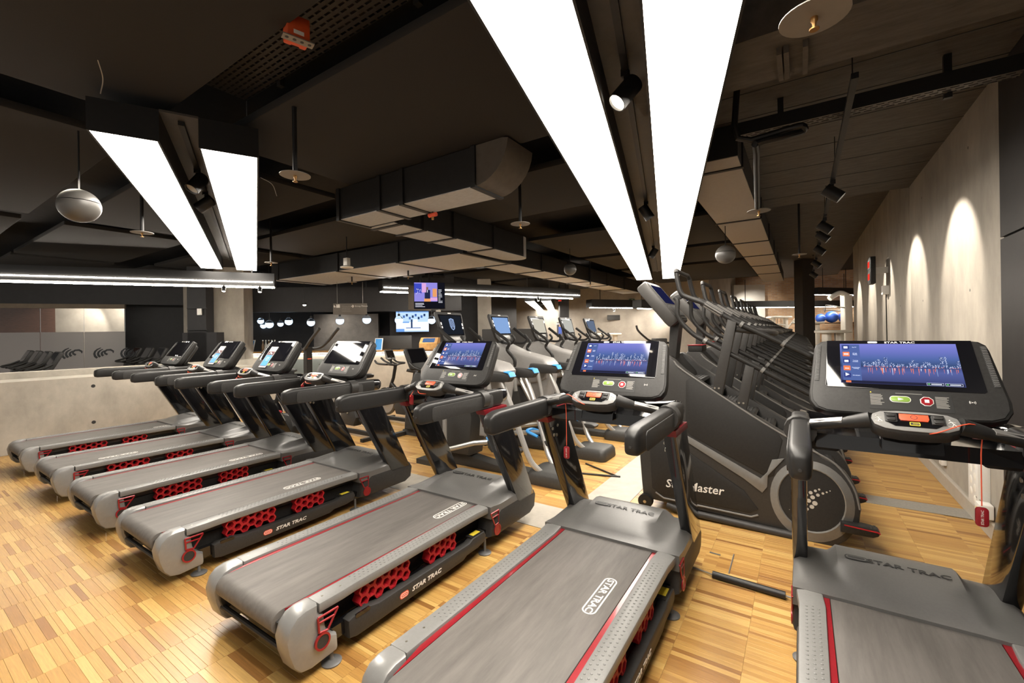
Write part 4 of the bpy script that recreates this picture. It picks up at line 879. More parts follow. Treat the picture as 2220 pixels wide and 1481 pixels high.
lp1 = lightpanel(n1, e1, PZ, 1.03, 'long twin light panel running from above the camera to the back of the hall', ((2.72, (-.55, -.35, -.75), True), (5.4, (.5, .2, -.8), False), (8.2, (-.5, .2, -.8), False)))
w3 = 13.2; p0, p1 = P(1166, 652, w3), P(1176, 686, 16.5)
lp3 = lightpanel((P(1166, 652, 12.8).x, P(1166, 652, 12.8).y), (P(1186, 686, 19.5).x, P(1186, 686, 19.5).y), P(1166, 653, 12.8).z, .78, 'small far twin light panel above the elliptical trainers', ((1.5, (.3, .3, -.8), False),))
def linlight(p, q, z, label, both=True, spots=()):
    a, b = Vector(p[:2]), Vector(q[:2]); d = (b-a).normalized(); n = Vector((d.y, -d.x)); L = (b-a).length
    t = empty('linear_light', (a.x, a.y, z)); tag(t, label, 'ceiling light', 'suspended linear lights')
    R = Matrix(((n.x, d.x, 0, 0), (n.y, d.y, 0, 0), (0, 0, 1, 0), (0, 0, 0, 1)))
    m_ = MB(); m_.M = R; m_.box(-.17, .17, 0, L, .02, .26); m_.build('housing', hous, t, ang=0)
    m_ = MB(); m_.M = R; m_.box(-.025, .025, .03, L-.03, .0, .02); m_.build('lit_strip', strip_em, t, ang=0) if not both else 0
    if both:
        m_ = MB(); m_.M = R; m_.box(-.15, -.128, .03, L-.03, .0, .02); m_.build('lit_strip', strip_em, t, ang=0)
        m_ = MB(); m_.M = R; m_.box(.17, .185, .03, L-.03, .08, .095); m_.build('lit_strip', strip_em, t, ang=0)
    for y in (.4, L-.4):
        m_ = MB(); m_.M = R; w_ = Vector((a.x+d.x*y, a.y+d.y*y)); m_.tube([(0, y, .26), (0, y, max(.3, ceil_at(w_.x, w_.y)-z))], .012, 6); m_.build('suspension_rod', hous, t)
    for y in spots:
        o = R @ Vector((0, y, -.05)); spotlamp(t, o, (.3, -.2, -.9), L=.10, r=.035, lit=True)
    return t
a, b = Pz(0, 610, 2.55), Pz(597, 624, 2.55); dd = (a-b).normalized()
linlight(a+dd*2.5, b, 2.55, 'linear twin strip light over the half-height wall, in front of the mirror glass', True, (5.6, 6.2))
a, b = Pz(825, 633, 2.55), Pz(1250, 648, 2.55)
linlight(a, b, 2.55, 'linear twin strip light behind the hanging television', True, (.9, 4.3))
linlight(P(1277, 670, 13.5), P(1440, 680, 14.5), P(1277, 668, 13.5).z, 'short linear light in front of the far concrete wall', False, (.9,))
linlight(P(1595, 668, 17), P(1850, 652, 17.5), P(1595, 668, 17).z, 'far linear light in front of the white panel', False)
linlight(P(1690, 674, 20), P(1850, 668, 20.5), P(1690, 674, 20).z, 'farthest linear light before the brick wall', False)
linlight(P(1765, 640, 15.5), P(1852, 637, 16), P(1765, 640, 15.5).z, 'linear light beside the dark column at the end of the right wall', False)
linlight(P(1381, 672, 12.5), P(1412, 670, 12.8), P(1381, 670, 12.5).z, 'small boxed light behind the stair climber display', False)
# light from those lamps' spots
spot(P(1318, 150, 1.75), cw(-.9, .9), 30, 60)
for (px, py) in ((120, 1130), (330, 1400)):
    g_ = Pz(px, py, 0); spot((g_.x*.62-1.2, g_.y*.6+.35, 2.85), g_, 110, 46, .7, .04)
# ------------------------------------------------------------ track spots washing the right wall
def track(y0, y1, ys, label):
    t = empty('track_light', (.285, y0, 3.08)); tag(t, label, 'track light', 'track lights along the right wall')
    q = MB(); q.box(-.018, .018, 0, y1-y0, 0, .035); q.build('track', hous, t, ang=0)
    for k in (.15, (y1-y0)*.5, y1-y0-.15):
        q = MB(); q.tube([(0, k, .035), (0, k, .42)], .004, 5); q.lathe([(.001, .40), (.02, .40), (.02, .43), (.001, .43)], 10, (0, k, 0)); q.build('hanger', hous, t)
    for y in ys:
        spotlamp(t, (0, y-y0, -.13), (.76, .0, -.65), L=.17, r=.06)
        (spot((.368, y, 2.875), (WX, y, 2.875-.822*.851), 130, 63, .42, .015) if y != 7.95 else 0)
track(3.3, 7.0, (5.45,), 'track light nearest the camera along the right wall')
track(7.1, 14.0, (7.24, 7.95, 9.3, 11.24, 13.5), 'second track light with five black spots, farther along the right wall')
# ------------------------------------------------------------ ducts
def duct(label, parts, joints, mt=None):
    t = empty('air_duct', parts[0][:3]); T = Matrix.Translation(-Vector(parts[0][:3])); tag(t, label, 'air duct', 'air ducts under the ceiling')
    for (x0, y0, z0, x1, y1, z1) in parts:
        q = MB(); q.M = T; q.box(x0, x1, y0, y1, z0+.006, z1); s = q.build('duct_section', ductside, t, ang=0)
        q = MB(); q.M = T; q.box(x0+.004, x1-.004, y0+.004, y1-.004, z0, z0+.006); q.build('bottom_panel', mt or ductm, s, ang=0)
    for (x0, y0, x1, y1, z0, z1) in joints:
        q = MB(); q.M = T; q.box(x0, x1, y0, y1, z0-.012, z1); q.build('flange', ductside, t, ang=0)
    return t
Z0, Z1 = 2.85, 3.19
A = duct('black duct with pale underside crossing in front, ending in an elbow', [(-4.20, 2.94, Z0, -3.22, 3.33, Z1), (-3.22, 2.94, Z0, -2.32, 3.33, Z1)], [(x, 2.92, x+.05, 3.35, Z0, Z1) for x in (-4.21, -3.55, -3.22, -2.34)])
T = Matrix.Translation(-Vector((-4.20, 2.94, Z0))); q = MB(); q.M = T; q.prism([(-2.32, Z0), (-2.32, 3.195), (-2.02, 3.195)]+[(-2.32+.36*math.sin(u), 3.21-.36*math.cos(u)) for u in [math.pi/2*k/8*.95 for k in range(8, 0, -1)]], 2.94, 3.33, 'y'); q.build('elbow', mat('elbow_lining', (.10, .088, .076), .7, var=.15, scale=14), A)
B = duct('black duct with pale underside running away from the elbow duct, rounded end', [(-4.24, 3.36, Z0, -3.79, 4.35, Z1), (-4.24, 4.35, Z0, -3.79, 5.24, Z1), (-4.28, 5.24, Z0, -3.82, 6.15, Z1)], [(-4.265, y, -3.765, y+.05, Z0, Z1) for y in (3.42, 3.80, 4.35, 5.24)])
T = Matrix.Translation(-Vector((-4.24, 3.36, Z0))); q = MB(); q.M = T; q.prism([(-4.28, 6.15)]+[(-4.05+.23*math.cos(u), 6.15+.26*math.sin(u)) for u in [math.pi*k/10 for k in range(10, -1, -1)]], Z0, Z1, 'z'); q.build('rounded_end', ductm, B)
duct('wide black duct with pale underside crossing behind the rounded one', [(-9.95, 5.23, Z0-.01, -9.7, 6.52, Z1), (-9.7, 5.23, Z0-.01, -7.55, 6.52, Z1), (-7.55, 5.23, Z0-.01, -5.85, 6.52, Z1), (-5.85, 5.23, Z0-.01, -4.36, 6.55, Z1)], [(x, 5.21, x+.06, 6.57, Z0-.01, Z1) for x in (-9.7, -7.55, -5.85, -4.40)])
duct('long dark duct running away above the linear light', [(-5.05, 6.70, Z0, -4.42, 9.0, Z1), (-5.05, 9.0, Z0, -4.42, 11.4, Z1), (-5.05, 11.4, Z0, -4.42, 14.5, Z1)], [(-5.07, y, -4.40, y+.06, Z0, Z1) for y in (7.8, 9.0, 10.2, 11.4, 12.8)])
eb = mat('grooved_duct_lining', (.36, .32, .275), .75, var=.15, scale=16, stretch=(1, 14, 1), bump=.15)
EY = (4.30, 4.63, 6.92, 8.72, 10.40, 12.1, 13.95, 16.5)
duct('duct with grooved brown underside along the stair climbers', [(-1.0, EY[k], 3.12, -.445, EY[k+1]-.03, 3.40) for k in range(7)], [(-1.015, y-.045, -.43, y, 3.12, 3.40) for y in EY[1:-1]], eb)
# ------------------------------------------------------------ sprinklers, globes, cable trays
brass = mat('brass', (.45, .25, .09), .35, .8, var=.1, scale=40); discm = mat('sprinkler_disc', (.23, .21, .185), .5, var=.05, scale=20)
def sprinkler(px, py, z, lab, r=.10):
    g_ = Pz(px, py, z); zt_ = 2.84 if 'wide duct' in lab or 'television' in lab else ceil_at(g_.x, g_.y)
    p = Pz(px, py, z); t = empty('sprinkler', p); tag(t, lab, 'sprinkler', 'sprinklers with round shields')
    q = MB(); q.lathe([(.001, 0), (r, 0), (r, .004), (.001, .006)], 28); q.build('shield_disc', discm, t)
    q = MB(); q.tube([(0, 0, .004), (0, 0, zt_-z)], .016, 10); q.build('drop_pipe', hous, t)
    q = MB(); q.lathe([(.001, -.045), (.016, -.045), (.016, -.040), (.005, -.038), (.007, -.02), (.012, -.012), (.012, 0), (.001, 0)], 12); q.build('nozzle', brass, t)
for px, py, z, lab, r in ((1765, 38, 2.72, 'large sprinkler disc at the upper edge, nearest the camera', .11), (640, 381, 2.72, 'sprinkler disc on a long pipe right of the left light panel', .10), (308, 505, 2.72, 'sprinkler disc left of the left light panel', .10),
        (1128, 486, 2.72, 'sprinkler disc left of the long light panel', .10), (1645, 458, 2.72, 'sprinkler disc under the grooved duct', .10), (588, 570, 2.72, 'sprinkler disc at the end of the left linear light', .09), (763, 612, 2.72, 'sprinkler disc under the wide duct', .10),
        (885, 600, 2.72, 'sprinkler disc above the hanging television', .10), (1733, 552, 2.75, 'sprinkler disc beside the dark far column', .10), (1280, 618, 2.75, 'small far sprinkler disc above the elliptical trainers', .10)): sprinkler(px, py, z, lab, r)
for px, py, z, r, lab in ((172, 447, 2.62, .13, 'large opal globe lamp left of the left light panel'), (1236, 584, 2.80, .12, 'small opal globe lamp left of the long light panel'), (1573, 552, 2.70, .14, 'opal globe lamp right of the long light panel')):
    p = Pz(px, py, z); t = empty('globe_lamp', p); tag(t, lab, 'globe lamp', 'unlit opal globe lamps')
    q = MB(); q.ball((0, 0, 0), r, 24, .95, -90, 12); q.build('lower_bowl', globm, t)
    q = MB(); q.ball((0, 0, .006), r*.985, 24, .95, 12, 90); q.build('upper_bowl', globm, t)
    q = MB(); q.tube([(0, 0, r*.8), (0, 0, 3.22-z)], .006, 8); q.build('stem', hous, t)
# perforated cable trays
def tray(p, q_, wd, z, lab, mt, fh=.06):
    a, b = Vector(p), Vector(q_); d = (b-a).normalized(); n = Vector((-d.y, d.x)); L = (b-a).length; t = empty('cable_tray', (a.x, a.y, z)); tag(t, lab, 'cable tray', 'perforated cable trays')
    R = Matrix(((d.x, n.x, 0, 0), (d.y, n.y, 0, 0), (0, 0, 1, 0), (0, 0, 0, 1))); q = MB(); q.M = R
    rows_ = max(3, int(wd/.035)); rw = wd/rows_
    for r in range(rows_):          # slotted sheet: strips and bridges, gaps between
        y = -wd/2+rw*r; q.box(0, L, y, y+rw*.62, 0, .002); k = 0; x = (.03 if r % 2 else 0)
        while x < L: q.box(x, min(x+.018, L), y+rw*.62, y+rw, 0, .002); x += .062
    q.build('slotted_sheet', mt, t, ang=0)['kind'] = 'stuff'
    for s in (-1, 1):
        q = MB(); q.M = R; q.box(0, L, s*wd/2-.002, s*wd/2+.002, 0, fh); q.build('side_flange', hous, t, ang=0)
    for x in (L*.2, L*.8):
        q = MB(); q.M = R; q.box(x-.02, x+.02, wd/2, wd/2+.035, -.03, 3.52-z if z < 3.3 else .2); q.build('hanger_bracket', hous, t, ang=0)
trm = mat('dark_galvanised', (.03, .027, .025), .5, .4, var=.2, scale=30)
tray((-3.4, 1.44), (-1.2, 1.44), .36, 3.34, 'cable tray between the black panels beside the orange box', trm)
tray((-.43, 3.98), (1.15, 3.98), .10, 3.15, 'cable tray crossing below the concrete soffit to the right wall', mat('pale_galvanised', (.11, .10, .09), .5, .3, var=.2, scale=30), .10)
a = Pz(1745, 270, 3.0); q = MB(); q.tube(smooth([Pz(1600, 300, 3.0)+Vector((0, 0, .40)), Pz(1600, 300, 3.0), Pz(1700, 282, 3.0), Pz(1738, 272, 3.0), Pz(1742, 284, 2.98), Pz(1700, 296, 2.95), Pz(1640, 312, 2.93), Pz(1640, 330, 2.90), Pz(1642, 450, 2.73)], 3), .022, 10); pz = q.build('sprinkler_pipe', hous); tag(pz, 'bent black pipe leading to the sprinkler under the grooved duct', 'pipe')
# orange box on a perforated bracket
p = Pz(643, 85, 3.16); t = empty('alarm_box', p); tag(t, 'orange box on a perforated bracket under the cable tray', 'box'); t.rotation_euler.z = TH+.7
q = MB(); q.prism(rr(-.056, .056, -.045, .045, .008, 3), -.02, .10, 'z', .008); q.build('case', mat('orange_case', (.62, .085, .02), .5, var=.08, scale=20), t)
q = MB(); q.box(-.025, .025, -.0465, -.045, .0, .02); q.build('type_plate', white, t, ang=0)
q = MB(); q.box(-.075, .075, -.055, -.005, -.026, -.021)
q.build('bracket', discm, t, ang=0)
for x in (-.055, -.018, .018, .055):
    q = MB(); q.prism(circ(x, -.032, .009, 12), -.0275, -.0262, 'z'); q.build('bracket_hole', darkprint, t, ang=0)
q = MB(); q.box(-.02, .02, .03, .04, -.02, .22); q.build('hanger', hous, t, ang=0)
# bell lamp on the wide duct, loose wires, red valve, stubs on the beam
p = Pz(752, 577, 2.72); t = empty('bell_lamp', p); tag(t, 'small white bell lamp hanging at the side of the wide duct', 'lamp')
MB().lathe([(.001, -.03), (.10, -.03), (.105, -.015), (.04, .01), (.001, .012)], 22).build('shade', cream, t); MB().prism(rr(-.05, .05, -.035, .035, .01, 2), .01, .13, 'z', .004).build('lamp_base', cream, t); MB().tube([(0, 0, .12), (0, 0, 3.2-p.z)], .008, 6).build('stem', hous, t)
for pts, lab in (((Pz(218, 203, 3.10), Pz(223, 170, 3.13), Pz(212, 130, 3.2)), 'loose curved wire above the left corner of the left light panel'), ((Pz(565, 385, 2.95), Pz(590, 400, 2.97), Pz(600, 425, 3.0)), 'loose curved wire beside the right edge of the left light panel')):
    q = MB(); o = pts[0]; q.tube(smooth([tuple(v-o) for v in pts], 5), .003, 5); w_ = q.build('loose_wire', alu); w_.location = o; tag(w_, lab, 'wire')
p = Pz(938, 466, 2.82); t = empty('pipe_valve', p); tag(t, 'small red pipe valve where the two ducts cross', 'valve')
q = MB(); q.tube([(-.05, 0, 0), (.05, 0, 0)], .022, 10); q.build('body', orange, t); q = MB(); q.tube([(0, 0, 0), (0, 0, -.05)], .012, 8); q.build('outlet', brass, t); q = MB(); q.tube([(.0, 0, .015), (.0, 0, .45)], .012, 8); q.build('pipe', hous, t)
for k, px in enumerate((1693, 1707, 1745)):
    a = Pz(px, 150, 3.12); q = MB(); q.box(-.012, .012, -.30, .0, -.04, .0); w_ = q.build('cable_conduit', slabgrey); w_.location = (a.x, 3.04, 3.10); tag(w_, ('first', 'second', 'third')[k]+' short conduit across the underside of the concrete beam, counted from the light panel', 'conduit', 'conduits on the beam')
# ------------------------------------------------------------ background left: glass, black walls, columns
gfr = bpy.data.materials.new('frosted_glass'); gfr.use_nodes = True
b_ = gfr.node_tree.nodes['Principled BSDF']; b_.inputs['Base Color'].default_value = (.50, .49, .49, 1); b_.inputs['Roughness'].default_value = .35; b_.inputs['Transmission Weight'].default_value = .45; b_.inputs['IOR'].default_value = 1.1
gcl = bpy.data.materials.new('clear_glass'); gcl.use_nodes = True
b_ = gcl.node_tree.nodes['Principled BSDF']; b_.inputs['Base Color'].default_value = (.9, .92, .92, 1); b_.inputs['Roughness'].default_value = .02; b_.inputs['Transmission Weight'].default_value = 1; b_.inputs['IOR'].default_value = 1.35
darkbrick = mat('dark_brick', (.12, .055, .035), .8, var=.3, scale=9, stretch=(1, 1, 6), bump=.1)
GA, GB = P(-120, 720, 9.3), P(272, 715, 10.4)
gl = empty('window_1'); gl['kind'] = 'structure'
gd = Vector((GB.x-GA.x, GB.y-GA.y)).normalized(); gn = Vector((-gd.y, gd.x)); GL = (Vector(GB[:2])-Vector(GA[:2])).length
GR = Matrix(((gd.x, gn.x, 0, GA.x), (gd.y, gn.y, 0, GA.y), (0, 0, 1, 0), (0, 0, 0, 1)))
zt = P(135, 668, 9.9).z; zf = P(135, 720, 9.9).z
for k in range(4):
    x0, x1 = GL*k/4+.006, GL*(k+1)/4-.006
    q = MB(); q.M = GR; q.box(x0, x1, 0, .012, .1, zf); q.build('frosted_pane', gfr, gl, ang=0)
    q = MB(); q.M = GR; q.box(x0, x1, 0, .012, zf, zt); q.build('clear_pane', gcl, gl, ang=0)
q = MB(); q.M = GR; q.box(0, GL, -.03, .05, zt, zt+.10); q.build('frame', mat('brown_frame', (.16, .12, .08), .6, var=.1, scale=10), gl, ang=0)
# the same curl emblem three times on the frosted band
for k, px in enumerate((135, 195, 247)):
    c = P(px, 765, 9.75); sc0 = .30; e = MB(); rel = Vector((c.x-GA.x, c.y-GA.y)).dot(gd); e.M = GR @ Matrix.Translation((rel, -.008, c.z)) @ Matrix.Rotation(math.pi/2, 4, 'X')
    for j in range(4):
        pth = [(-.36+.17*j+.09*math.cos(u)*1.0+.0, 0) for u in (0,)]
        cx_, rr_ = .25+.02*j, .62-.15*j; SC = .42
        pts = [(cx_-rr_*math.cos(math.radians(a))*.95, -.10+rr_*math.sin(math.radians(a))*.62) for a in (-38, -20, 0, 20, 40, 60)] if j < 3 else [(cx_-.20*math.cos(math.radians(a)), -.02+.14*math.sin(math.radians(a))) for a in (-70, -30, 10, 60, 110, 160, 200)]
        wds = [.05, .055, .05, .045, .035, .02] if j < 3 else [.05, .05, .045, .045, .05, .045, .02]
        L_, R_ = [], []
        for i_, p in enumerate(pts):
            d_ = Vector(pts[min(i_+1, len(pts)-1)])-Vector(pts[max(i_-1, 0)]); d_.normalize(); n_ = Vector((-d_.y, d_.x))*wds[i_]; L_.append(Vector(p)+n_); R_.append(Vector(p)-n_)
        vs = [(v.x*SC, v.y*SC, 0) for v in L_+R_]; m_ = len(pts); e.add(vs, [(i_, i_+1, m_+i_+1, m_+i_) for i_ in range(m_-1)]); e.add([(v[0], v[1], .002) for v in vs], [(i_, m_+i_, m_+i_+1, i_+1) for i_ in range(m_-1)])
    e.build('emblem', mat('emblem_film', (.035, .038, .042), .35, var=.1, scale=10), gl, ang=0)
struct(wallpix('wall_left_brick', P(-150, 700, 13.5), P(120, 700, 13.9), 0, 3.5, .3, darkbrick))
struct(wallpix('wall_left_plaster', P(118, 700, 13.9), P(300, 700, 14.1), 0, 3.5, .3, concd))
spot(P(165, 650, 13.2), P(165, 715, 13.9), 130, 95, .4); spot(P(238, 650, 13.3), P(238, 715, 14.0), 130, 95, .4)
spot(P(700, 690, 11.5), P(750, 720, 12.4), 25, 110, .8); spot(P(900, 650, 10.2), P(870, 800, 10.9), 120, 90, .8)
struct(wallpix('wall_left_black', P(270, 715, 10.9), P(405, 715, 11.4), 0, 3.2, .25, blackwall))
struct(wallpix('wall_left_bulkhead', P(-150, 650, 9.2), P(405, 650, 10.9), zt+.1, 3.2, .25, blackwall))
CA, CB = P(450, 700, 10.0), P(529, 700, 10.2); q = wallpix('column_concrete', CA, CB, 0, 3.5, .7, conc); struct(q)
struct(wallpix('column_concrete_side', P(398, 700, 10.6), P(407, 700, 10.6), 0, 3.3, .3, conc))
t = empty('riser_duct', P(418, 740, 9.6)); t.location.z = 0; tag(t, 'black boxed riser left of the concrete column', 'duct')
o = t.location
for nm, (pa, pb, z0, z1) in {'duct_shaft': (406, 447, 0, 3.15), 'lower_box': (395, 469, 0, P(430, 721, 9.55).z)}.items():
    a, b = P(pa, 700, 9.6), P(pb, 700, 9.6); q = wallpix(nm, (a.x-o.x, a.y-o.y), (b.x-o.x, b.y-o.y), z0, z1, .25, blackwall); q.parent = t
a, b = P(405, 672, 9.55), P(448, 672, 9.55)
for py in (668, 715): 
    z = P(425, py, 9.55).z; q = wallpix('clamp_band', (a.x-o.x, a.y-o.y), (b.x-o.x, b.y-o.y), z-.012, z+.012, .05, hous); q.parent = t
a, b = P(427, 676, 9.54), P(436, 676, 9.54); q = wallpix('white_plate', (a.x-o.x, a.y-o.y), (b.x-o.x, b.y-o.y), P(430, 683, 9.54).z, P(430, 669, 9.54).z, .03, white); q.parent = t
# ------------------------------------------------------------ reception
struct(wallpix('wall_back_panel', P(680, 700, 12.3), P(820, 700, 12.5), .9, P(750, 681, 12.4).z, .2, greywall))
struct(wallpix('wall_back_right', P(845, 700, 12.4), P(985, 700, 12.7), 0, 3.3, .3, mat('charcoal_wall', (.045, .042, .042), .7, var=.12, scale=8)))
D0, D1 = P(500, 765, 10.9), P(990, 760, 10.9)
t = empty('reception_desk', (D0.x, D0.y, 0)); tag(t, 'long concrete reception desk with an oak top and lit edge', 'desk')
dd = Vector((D1.x-D0.x, D1.y-D0.y)).normalized(); dn = Vector((-dd.y, dd.x)); DLn = (Vector(D1[:2])-Vector(D0[:2])).length
DR = Matrix(((dd.x, dn.x, 0, 0), (dd.y, dn.y, 0, 0), (0, 0, 1, 0), (0, 0, 0, 1))); dz = P(800, 760, 10.9).z
q = MB(); q.M = DR; q.box(0, DLn, .10, .8, 0, dz-.08); q.build('front', conch, t, ang=0)
q = MB(); q.M = DR; q.box(-.05, DLn+.05, 0, .85, dz-.04, dz); q.build('counter_top', woodtop, t, ang=0)
q = MB(); q.M = DR; q.box(0, DLn, .03, .06, dz-.06, dz-.045); q.build('edge_light', emat('edge_light_white', (1, .95, .85), 22.), t, ang=0)
q = MB(); q.M = DR; q.box(.02, DLn*.42, .092, .10, .55, dz-.20); q.build('glass_front', mat('pale_glass_front', (.22, .25, .25), .15, var=.05, scale=4), t, ang=0)
def atdesk(px, py, Y, nm, lab, cat, grp=None): 
    p = P(px, py, Y); e = empty(nm, (p.x, p.y, dz), TH); tag(e, lab, cat, grp); return e
e = atdesk(932, 757, 11.1, 'till_stand', 'oak till stand with a blue display on the reception desk', 'till')
MB().prism([(-.25, 0), (-.25, .16), (.0, .30), (.28, .30), (.28, 0)], -.22, .22, 'x').build('stand', woodtop, e, ang=0)
MB().add([(-.15, -.215, .185), (.15, -.215, .185), (.15, -.04, .283), (-.15, -.04, .283)], [(0, 1, 2, 3)]).build('display', emat('till_screen', '5f7fb0', .8), e, ang=0)
e = atdesk(858, 757, 11.2, 'monitor', 'dark flat monitor back on the reception desk', 'monitor')
q = MB(); q.prism(rr(-.42, .42, .02, .36, .02, 3), -.03, .0, 'y', .006); q.build('back_shell', blk2, e); q = MB(); q.box(-.1, .1, -.08, .08, 0, .02); q.build('foot', blk, e)
for k, (px, lab) in enumerate(((822, 'leaning blue leaflet stand on the reception desk'), (545, 'small leaflet stand on the desk left of the bottles'))):
    e = atdesk(px, 757, 11.0, 'leaflet_stand', lab, 'leaflet stand', 'leaflet stands'); MB().prism([(-.10, 0), (-.09, 0), (.02, .30), (.01, .30)], -.10, .10, 'x').build('holder', white, e, ang=0)
    MB().prism([(-.104, .02), (-.100, .02), (.002, .285), (-.002, .285)], -.08, .08, 'x').build('leaflet', nbl, e, ang=0)
rb_ = random.Random(2)
for k in range(5):
    p = P(570+6.5*k, 757, 11.2); e = empty('bottle', (p.x, p.y, dz)); tag(e, ('first', 'second', 'third', 'fourth', 'last')[k]+' from the column of five bottles standing on the desk', 'bottle', 'bottles on the desk')
    MB().lathe([(.001, 0), (.035, 0), (.036, .16), (.014, .22), (.014, .27), (.001, .27)], 14).build('body', (amb := mat('amber_bottle', (.15, .08, .03), .15, var=.1, scale=20), mat('clear_bottle', (.5, .5, .46), .1, var=.1, scale=20))[k % 2], e)
    MB().lathe([(.001, .27), (.015, .27), (.015, .295), (.001, .295)], 12).build('cap', white, e)
def ztop(p): return 2.84 if p.x > -10 and p.y < 6.6 else 3.5
# pendants: clear globes with a lit lower half
pgl = bpy.data.materials.new('pendant_glass'); pgl.use_nodes = True; b_ = pgl.node_tree.nodes['Principled BSDF']; b_.inputs['Base Color'].default_value = (.8, .88, .95, 1); b_.inputs['Roughness'].default_value = .03; b_.inputs['Transmission Weight'].default_value = 1; b_.inputs['IOR'].default_value = 1.12
plit = emat('pendant_light', (.66, .82, 1), 2.3)
PD = [(674, 699, 11.2, .10), (737, 695, 11.3, .105), (795, 693, 11.3, .11), (865, 694, 11.4, .11), (936, 694, 11.4, .105), (565, 696, 12.0, .085), (584, 703, 11.0, .10), (608, 702, 12.0, .08), (626, 697, 11.6, .10), (632, 714, 13.0, .075), (628, 690, 13.2, .08), (571, 706, 12.6, .085), (538, 705, 12.6, .075)]
PN = ['right of the sign post lamp, left of the grey wall panel', 'in front of the grey wall panel, left one', 'in front of the grey wall panel, right one', 'in front of the left part of the wall television', 'just right of the wall television', 'in the mirror niche, high beside the concrete column', 'in the mirror niche, largest by the bottles', 'in the mirror niche, middle single one', 'in the cluster of the niche, front one', 'in the cluster of the niche, lowest one', 'in the cluster of the niche, top one', 'in the mirror niche, low beside the front one', 'in the mirror niche, touching the concrete column']
for (px, py, Y, r), lab in zip(PD, PN):
    p = P(px, py, Y); t = empty('pendant_lamp', p); tag(t, 'glass globe pendant '+lab, 'pendant lamp', 'globe pendants over reception')
    MB().ball((0, 0, 0), r, 18).build('glass_globe', pgl, t); MB().ball((0, 0, -.01), r*.86, 16, 1, -90, 26).build('lit_bowl', plit, t)
    MB().lathe([(.001, r*.97), (.03, r*.97), (.03, r+.05), (.001, r+.06)], 12).build('cap', hous, t); MB().tube([(0, 0, r), (0, 0, ztop(p)-p.z)], .005, 5).build('cord', hous, t)
# ------------------------------------------------------------ televisions and signs
def plate(nm, px0, px1, py0, py1, Y0, Y1, lab, cat, th=.05, mt=None, grp=None):
    """upright slab facing the camera side: returns empty, frame matrix, width, height"""
    a, b = P(px0, (py0+py1)/2, Y0), P(px1, (py0+py1)/2, Y1); d = Vector((b.x-a.x, b.y-a.y)); W_ = d.length; d.normalize()
    Ym = (Y0+Y1)/2; z0, z1 = P((px0+px1)/2, py1, Ym).z, P((px0+px1)/2, py0, Ym).z; e = empty(nm, ((a.x+b.x)/2, (a.y+b.y)/2, (z0+z1)/2)); tag(e, lab, cat, grp); hh = z1-z0
    M = Matrix(((d.x, 0, d.y, 0), (d.y, 0, -d.x, 0), (0, 1, 0, 0), (0, 0, 0, 1)))
    q = MB(); q.M = M; q.prism(rr(-W_/2, W_/2, -hh/2, hh/2, .01, 2), -th, 0, 'z', .004); o_ = q.build('case', mt or blk, e); return e, M, W_, hh, o_
def pic(M, rects, mats, parent, nm='screen_picture'):
    q = MB(); q.M = M; 
    for l, (x, y, w_, h) in rects: q.cur = l; z = .0065+.0006*l; q.add([(x, y, z), (x+w_, y, z), (x+w_, y+h, z), (x, y+h, z)], [(0, 1, 2, 3)])
    return q.build(nm, mats, parent, ang=0)
# hanging television: presenter on a stage, side and lower text bars
e, M, W_, hh, cs = plate('television', 897, 965, 612, 670, 9.0, 9.15, 'hanging television showing a presenter in a blue suit', 'television', .07)
tvm = [emat('tv_lilac', '8d86d8', 1.0), emat('tv_blue', '3c49b8', 1.0), emat('tv_orange', 'e09a62', 1.0), emat('tv_dark', '15161f', .8), emat('tv_navy', '232a4a', .9), emat('tv_white', 'e6e6f2', 1.0), emat('tv_skin', '8a6450', .9), emat('tv_pink', 'd7a3d6', 1.0)]
x0, y0 = -W_/2+.01, -hh/2+.01; w_, h_ = W_-.02, hh-.02
rc = [(0, (x0, y0+.27*h_, w_*.76, h_*.73)), (3, (x0+w_*.76, y0, w_*.24, h_)), (3, (x0, y0, w_*.76, h_*.27)), (1, (x0, y0+.6*h_, w_*.24, h_*.36)), (7, (x0+w_*.25, y0+.62*h_, w_*.14, h_*.36)), (2, (x0+w_*.60, y0+.45*h_, w_*.14, h_*.32)), (7, (x0+w_*.52, y0+.30*h_, w_*.24, h_*.12)),
      (4, (x0+w_*.34, y0+.38*h_, w_*.18, h_*.34)), (6, (x0+w_*.395, y0+.72*h_, w_*.06, h_*.11)), (5, (x0+w_*.42, y0+.62*h_, w_*.02, h_*.10)), (2, (x0+w_*.32, y0+.27*h_, w_*.22, h_*.12)), (1, (x0+w_*.56, y0+.02*h_, w_*.2, h_*.22)), (2, (x0+w_*.61, y0+.04*h_, w_*.10, h_*.17))]
for k in range(10): rc.append((5, (x0+w_*.79, y0+h_*(.22+.055*k), w_*(.06+.08*rb_.random()), h_*.018)))
for k in range(4): rc.append((5, (x0+w_*.03, y0+h_*(.06+.045*k), w_*(.2+.2*rb_.random()), h_*.016)))
for k in range(24): rc.append((5 if k % 3 else 3, (x0+w_*.23*rb_.random(), y0+h_*(.55+.2*rb_.random()), w_*.016, h_*.02)))
rc.append((2, (x0+w_*.85, y0+h_*.74, w_*.05, h_*.07)))
pic(M, rc, tvm, cs)
q = MB(); q.M = M; q.prism(rr(-.02, .02, hh*.4, 3.45-e.location.z, .004, 1), -.11, -.07, 'z'); q.build('ceiling_pole', hous, e); q = MB(); q.M = M; q.lathe([(.001, -hh/2-.10), (.05, -hh/2-.08), (.055, -hh/2-.02), (.001, -hh/2)], 14, (W_*.28, 0, -.06), 'y'); q.build('sensor_bulb', white, e)
e2 = empty('television', P(888, 640, 9.25)); tag(e2, 'grey back of a second hanging television behind the presenter one', 'television')
